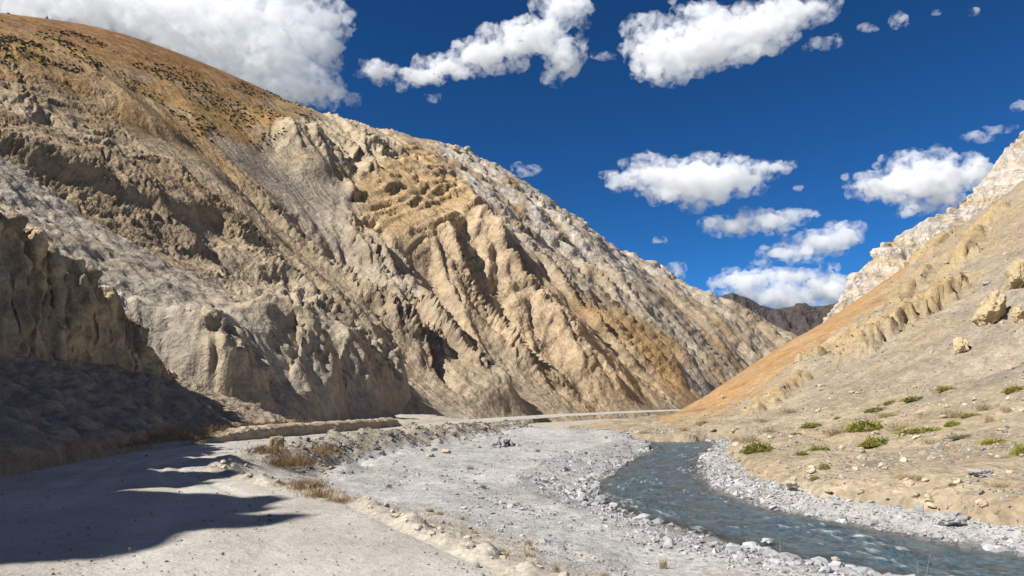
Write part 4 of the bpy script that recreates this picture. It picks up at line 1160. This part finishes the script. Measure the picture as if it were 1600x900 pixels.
def grass(x, y, z, s, me, label, group, name='grass_tuft', cat='grass', wide=1.0):
    o = bpy.data.objects.new(name, me); COL.objects.link(o)
    o.location = (x, y, z); o.scale = (s * wide, s * wide, s); o.rotation_euler = (0, 0, R.uniform(0, 6.28))
    return tag(o, label, cat, group)
CLUMP = [tuft(40 + i, M_STRAW, 420, .6, .45) for i in range(4)]; BCLUMP = [tuft(60 + i, M_BROWN, 620, 1.0, .6) for i in range(3)]
for (u, v, w, h, lab) in [(1305, 673, 34, 13, 'straw grass clump at the left foot of the largest green shrub'), (1330, 665, 24, 12, 'small straw clump touching the left side of the largest shrub'), (1386, 647, 30, 10, 'straw clump over the tail of the largest shrub'),
        (1172, 684, 26, 12, 'straw clump above the bright shrub at the bank corner'), (1200, 673, 30, 10, 'pale straw clump between bank corner and slim green strip'), (1490, 646, 32, 14, 'tall straw clump above the small green shrub'),
        (1539, 636, 26, 10, 'straw clump on the slope right of the olive shrub'), (1410, 666, 36, 10, 'straw clump left of the long flat green shrub'), (1408, 742, 22, 11, 'left straw clump of the pair low on the bench'),
        (1433, 743, 28, 11, 'right straw clump of the pair low on the bench'), (1235, 641, 24, 7, 'faint straw clump high above the slim green strip'), (1546, 652, 14, 16, 'upright straw tuft above the yellow green shrub'),
        (1577, 640, 22, 10, 'straw clump near the right edge under the high shrub'), (1070, 669, 22, 8, 'straw clump on the tongue at the river bend'), (1151, 686, 16, 12, 'brownish straw tuft at the corner of the bank'),
        (1010, 675, 18, 7, 'low straw tuft at the left of the grassy tongue'), (980, 674, 14, 6, 'leftmost straw tuft on the tip of the grassy tongue'), (1095, 660, 14, 9, 'straw tuft below the end of the orange scree'),
        (1560, 757, 34, 8, 'flat straw patch low on the bench near the right edge'), (1452, 690, 20, 7, 'straw tuft between the long flat shrub and the yellow one'), (1190, 655, 18, 7, 'straw tuft high above the bank corner')]:
    p = on_hill(u, v + h * .4); s = p[1] / F_PX
    grass(p[0], p[1], p[2], h * s * 1.35, CLUMP[R.randrange(4)], lab, 'dry grass clumps on the right bank', wide=w / h * .62)
# brown dry bushes at the bend and along the road edge
for (u, v, w, h, lab) in [(415, 714, 30, 16, 'brown bush in front of the square earth block'), (437, 719, 34, 18, 'golden brown bush right below the square block'), (462, 715, 34, 17, 'brown bush in the middle of the row at the bend'), (490, 707, 34, 14, 'rightmost brown bush of the row at the bend')]:
    x, y = flat(u, v, -0.2); s = y / F_PX
    grass(x, y, float(ground_z(x, y)[0]), h * s * 1.5, BCLUMP[R.randrange(3)], lab, 'brown bushes at the road bend', 'dry_bush', 'bush', wide=w / h * .6)
for (u, v, w, h, lab) in [(455, 766, 26, 15, 'small dark bush left of the bushes at the shadow tip'), (480, 774, 34, 20, 'dark dry bush at the tip of the road shadow'), (505, 783, 36, 20, 'dark dry bush beside the gravel, right of the shadow tip'), (530, 791, 26, 16, 'rightmost dark bush before the sunlit road edge')]:
    x, y = flat(u, v, -0.1); s = y / F_PX
    grass(x, y, float(ground_z(x, y)[0]) - .02, h * s * 1.4, BCLUMP[R.randrange(3)], lab, 'dark bushes at the shadow tip', 'dry_bush', 'bush', wide=w / h * .6)
for (u, v, w, h, lab) in [(735, 733, 10, 8, 'small brown plant left of the two on the gravel bar'), (755, 765, 12, 9, 'small brown plant in the middle of the gravel bar'), (608, 762, 12, 7, 'small brown plant on the gravel near the dark bushes'), (840, 707, 12, 6, 'small brown plant right of the stone heap')]:
    x, y = flat(u, v, GRAVEL_Z); grass(x, y, float(ground_z(x, y)[0]), h * y / F_PX * 1.3, BTUFT[0], lab, None, 'dry_plant', 'plant')
# straw tufts in the verge of the near road; tall stalks lean over the river
n = 0
for _ in range(400):
    if n >= 30: break
    i = R.choice(idx); off = R.uniform(.5, 3.4); x, y = ex[i] + off * .8, ey[i] + off * .6
    if y > 24: continue
    z = float(ground_z(x, y)[0]); n += 1
    grass(x, y, z, R.uniform(.10, .24), TUFT[R.randrange(4)], 'low straw tuft in the verge between near road and gravel', 'straw tufts in the road verge', wide=1.5)
for (u, v, h) in [(1035, 850, 16), (870, 885, 13), (575, 800, 14)]:
    x, y = flat(u, v, -0.5); grass(x, y, float(ground_z(x, y)[0]), h * y / F_PX * 1.5, TUFT[1], {1035: 'tallest straw tuft near the bottom edge beside the gravel', 870: 'straw tuft at the bottom edge on the crumbled road bank', 575: 'small straw tuft where the shadow tip meets the road edge'}[u], 'nearest straw tufts')
stalk = tuft(77, M_STRAW, 6, .12, .30, .0028)
for (u, v, h) in [(1215, 858, 60), (1440, 895, 80), (1150, 850, 40)]:
    x, y = flat(u, v, -1.3); grass(x, y, float(ground_z(x, y)[0]), h * y / F_PX * 1.3, stalk, 'thin dry stalks leaning over the water at the near shore', 'dry stalks at the near shore', 'grass_stalks')
# fine dead straw over the verge
r_ = np.random.RandomState(8); n = 14000
ti = r_.choice(idx, n); off = np.abs(r_.normal(1.6, 1.0, n)) + .25
x = ex[ti] + off * .8 + r_.normal(0, .1, n); y = ey[ti] + off * .6 + r_.normal(0, .1, n)
keep = fbm2(x / 1.1, y / 1.1, 3, 5) + .35 * r_.rand(n) > 0.05; x, y = x[keep], y[keep]
V_, F_ = blades(r_, len(x), np.stack([x, y, ground_z(x, y) - .005], 1), np.full(len(x), .13), 1.2, np.full(len(x), .0035))
tag(raw_mesh('dead_straw', V_, F_, M_STRAW), 'dead straw matted over the verge beside the near road', 'straw', kind='stuff')
# straw fringe along the foot of the scree on the left of the road
n = 9000
y = r_.uniform(20, 60, n); x = np.interp(y, [p[1] for p in ROAD_L], [p[0] for p in ROAD_L]) - np.abs(r_.normal(.0, .9, n)) - .2
V_, F_ = blades(r_, n, np.stack([x, y, .15 + np.clip((np.interp(y, [p[1] for p in ROAD_L], [p[0] for p in ROAD_L]) - x) * .45, 0, 2)], 1), np.full(n, .30), .5, np.full(n, .010))
tag(raw_mesh('roadside_straw', V_, F_, M_BROWN), 'brown dead grass along the foot of the shaded scree', 'grass', kind='stuff')

# dark bushes dotted over the upper mountain
MX, MY, MZ, MS = MOUNT
MU, MV = project(MX, MY, MZ)
sel = np.argwhere((MS > 0.3) & (MU > -40) & (MU < 520) & (MV < 260) & (MY < 620))
pick = sel[rn.randint(0, len(sel), 4200)]
cl_ = fbm2(MX[pick[:, 0], pick[:, 1]] / 22, MY[pick[:, 0], pick[:, 1]] / 22, 3, 9)
pick = pick[cl_ > -0.2 + .45 * rn.rand(len(pick))]
def bush_mesh(seed):
    r = np.random.RandomState(seed)
    v = ICO2[0] * (1 + .35 * fbm3(*(ICO2[0].T * 2.2 + seed), 3))[:, None] * np.array((1, .9, .62)); v[:, 2] += .25
    return mesh_of('hill_bush', v, ICO2[1], M_DARK)
BUSH = [bush_mesh(i) for i in range(5)]
vis = [p for p in pick if 0 < MU[p[0], p[1]] < 500]
rest = []
for q, (i, j) in enumerate(vis):
    s = R.uniform(.25, .85)
    if q < 280:
        o = put('hill_bush', BUSH[q % 5], (MX[i, j], MY[i, j], MZ[i, j]), s, (0, 0, R.uniform(0, 6)))
        tag(o, 'dark low bush dotted over the golden slope below the orange summit', 'bush', 'dark bushes on the upper mountain')
    else: rest.append((MX[i, j], MY[i, j], MZ[i, j], s))
if rest:
    rest = np.array(rest)
    stone_stuff('hill_scrub', rest[:, :3] + np.array((0, 0, .2)), rest[:, 3] * .9, np.zeros((len(rest), 3)) + np.array((.085, .065, .035)), 'dark scrub sprinkled over the upper mountain slope', 'scrub', 13)
# knobs of rock on the mountain's skyline
grid_m = (MX, MY, MZ, MU, MV)
for (u, v, w, h, lab, sd) in [(731, 232, 12, 10, 'small rock knob on the skyline above the gold cliff', 51), (715, 228, 14, 9, 'flat rock left of the skyline knob', 52), (924, 346, 10, 7, 'rock tooth halfway down the skyline ridge', 53), (73, 19, 6, 5, 'tiny rock on the orange summit line', 54), (14, 17, 6, 4, 'tiny rock at the left end of the summit line', 55)]:
    boulder(u, v, w, h, M_TAN, lab, sd, grid_m, 'ridge_rock', ICO2, cat='rock', sink=0.1)

# ------------------------------------------------------------------ clouds: bodies of bright mist kilometres away
scene.cycles.volume_step_rate = 0.5
def cloud_mat(name, dens):
    m = bpy.data.materials.new(name); m.use_nodes = True
    nt = m.node_tree; nt.nodes.clear()
    out = nt.nodes.new('ShaderNodeOutputMaterial'); vs = nt.nodes.new('ShaderNodeVolumeScatter')
    vs.inputs['Color'].default_value = (1.0, 1.0, 1.0, 1); vs.inputs['Density'].default_value = dens; vs.inputs['Anisotropy'].default_value = 0.0
    nt.links.new(vs.outputs[0], out.inputs['Volume'])
    return m
M_CLOUD = cloud_mat('cloud_mist', 0.016)
M_BANK = cloud_mat('cloud_bank_mist', 0.012)
def wisp_mat(name, dens):
    """thin torn mist: patchy density"""
    m = cloud_mat(name, dens); nt = m.node_tree
    vs = [n for n in nt.nodes if n.type == 'VOLUME_SCATTER'][0]
    g = nd(nt, 'ShaderNodeNewGeometry').outputs['Position']
    n = noise_node(nt, g, 1 / 60.0, 6.0, 0.62, 0.4)
    r = nd(nt, 'ShaderNodeMapRange'); nt.links.new(n.outputs['Fac'], r.inputs[0])
    r.inputs[1].default_value = 0.47; r.inputs[2].default_value = 0.62; r.inputs[3].default_value = 0.0; r.inputs[4].default_value = dens
    nt.links.new(r.outputs[0], vs.inputs['Density'])
    return m
M_WISP = wisp_mat('thin_cloud_mist', 0.013)
tex_a = bpy.data.textures.new('billow', 'CLOUDS'); tex_a.noise_scale = 90; tex_a.noise_depth = 5
tex_c = bpy.data.textures.new('fray', 'CLOUDS'); tex_c.noise_scale = 14; tex_c.noise_depth = 3
tex_b = bpy.data.textures.new('wisp', 'CLOUDS'); tex_b.noise_scale = 36; tex_b.noise_depth = 4
CLOUD_D = 4000.0
def cloud_body(name, puffs, D, seed, mat, grow, jit, n_sub, amp, voxel):
    r = np.random.RandomState(seed)
    VS, FS, n = [], [], 0
    s = D / F_PX
    for (u, v, w, h) in puffs:
        subs = [(0, 0, 1.0)] + [(r.uniform(-1, 1) * jit, r.uniform(-1, 1) * jit, r.uniform(.25, .55)) for _ in range(int(n_sub + w / 7))]
        for i, (a, b, q) in enumerate(subs):
            c = np.array(at(u + a * w, v + b * h, D + r.uniform(-.6, .6) * h * s * (i > 0)))
            rad = np.array([w * q * (0.9 if i == 0 else 1), h * q * 1.2, h * q * (.85 if i == 0 else 1)]) * s * grow
            if i: rad[0] = min(rad[0], 2.0 * rad[2])
            VS.append(ICO2[0] * rad + c); FS.append(ICO2[1] + n); n += len(ICO2[0])
    V = np.concatenate(VS); c0 = V.mean(0)
    o = raw_mesh(name, V - c0, np.concatenate(FS), mat)
    o.location = c0
    hmax = max(p[3] for p in puffs) * s
    md = o.modifiers.new('join', 'REMESH'); md.mode = 'VOXEL'; md.voxel_size = max(4.0, hmax * voxel); md.use_smooth_shade = True
    hm = min(hmax, 110.0)
    for tx, st in ((tex_a, hm * 0.9 * amp), (tex_b, hm * 0.42 * amp), (tex_c, hm * 0.14 * amp)):
        dm = o.modifiers.new('billow', 'DISPLACE'); dm.texture = tx; dm.texture_coords = 'GLOBAL'; dm.strength = st; dm.mid_level = 0.5
    return o
def cloud(puffs, label, seed, D=CLOUD_D, thin=False, core=None):
    """puffs = (u, v, half width, half height) as the photograph shows them"""
    if thin:
        o = cloud_body('cloud', puffs, D, seed, M_WISP, 1.35, 1.0, 5, 1.2, 0.08)
    else:
        o = cloud_body('cloud', puffs, D, seed, core or M_CLOUD, 0.80, 0.85, 6, 0.9, 0.055)
        e = cloud_body('wispy_edge', puffs, D, seed + 100, M_WISP, 1.4, 1.1, 8, 0.9, 0.08)
        e.location = e.location - o.location; e.parent = o
    tag(o, label, 'cloud', 'clouds in the blue sky')
    return o
bank = [(20, -10, 60, 40), (90, -5, 70, 42), (160, 5, 70, 42), (230, 15, 70, 44), (300, 25, 70, 46), (370, 35, 70, 46), (440, 40, 70, 42), (480, 62, 48, 36), (430, 95, 62, 40), (360, 85, 60, 36), (290, 60, 60, 34), (220, 40, 60, 30), (500, 138, 42, 20), (450, 135, 50, 24), (400, 125, 40, 24), (300, -20, 120, 30), (160, -30, 120, 30), (470, 30, 60, 24)]
cloud(bank, 'huge white cloud bank behind the rounded orange summit', 1, core=M_BANK)
cloud([(598, 112, 30, 15), (650, 122, 32, 13), (700, 105, 45, 19), (755, 88, 50, 22), (820, 58, 52, 27), (882, 15, 35, 22), (880, 92, 26, 26)], 'long slanting white cloud rising to the top edge of the photo', 2)
cloud([(1025, 90, 40, 28), (1085, 78, 70, 34), (1160, 52, 72, 34), (1235, 22, 66, 22), (1090, 15, 40, 12), (1020, 116, 14, 10)], 'big ragged white cloud at the top centre of the sky', 3)
cloud([(972, 282, 26, 12), (1020, 275, 40, 22), (1080, 282, 62, 30), (1140, 275, 50, 24), (1195, 262, 42, 9)], 'oval white cloud alone above the valley', 4)
cloud([(1145, 355, 42, 14), (1200, 345, 50, 16), (1255, 334, 30, 6)], 'flat white cloud bar below the oval cloud', 5)
cloud([(1228, 396, 42, 13), (1285, 378, 46, 18), (1320, 368, 22, 18)], 'white cloud with a flat base over the far valley', 6)
cloud([(1165, 440, 54, 17), (1240, 432, 54, 14), (1220, 465, 74, 22), (1295, 455, 40, 24)], 'low white cloud bank resting on the dark peaks', 7)
cloud([(1375, 295, 40, 18), (1440, 285, 62, 32), (1505, 272, 42, 22), (1425, 325, 22, 10)], 'plump white cloud next to the pale cliff', 8)
cloud([(1530, 214, 22, 8), (1565, 203, 26, 6)], 'thin slanting cloud above the right hand ridge', 9, thin=True)
for i, (u, v, w, h, lab) in enumerate([
        (678, 154, 11, 6, 'tiny cloud shred under the long slanting cloud'), (945, 88, 22, 6, 'thin cloud streak left of the big ragged cloud'),
        (1290, 68, 28, 10, 'thin cloud shred to the right of the big ragged cloud'), (1403, 32, 14, 10, 'small cloud tuft near the upper right'),
        (1355, 43, 14, 6, 'faint cloud tuft left of the small upper right tuft'), (1462, 20, 8, 5, 'faint dot of cloud right of the upper tufts'),
        (1522, 17, 8, 6, 'rightmost faint dot of cloud at the top edge'), (1246, 294, 7, 4, 'tiny cloud fleck right of the oval cloud'),
        (820, 268, 20, 9, 'small cloud peeping over the middle of the mountain ridge'), (1056, 420, 16, 12, 'small cloud peeping over the lower mountain ridge'),
        (1345, 277, 12, 6, 'small cloud puff at the left end of the plump cloud'), (1592, 166, 10, 8, 'small cloud tuft at the right edge'),
        (1030, 374, 9, 5, 'tiny faint cloud just above the ridge'), (1516, 238, 8, 4, 'tiny cloud fleck below the thin slanting cloud')]):
    cloud([(u, v, w, h)], lab, 20 + i, thin=True)
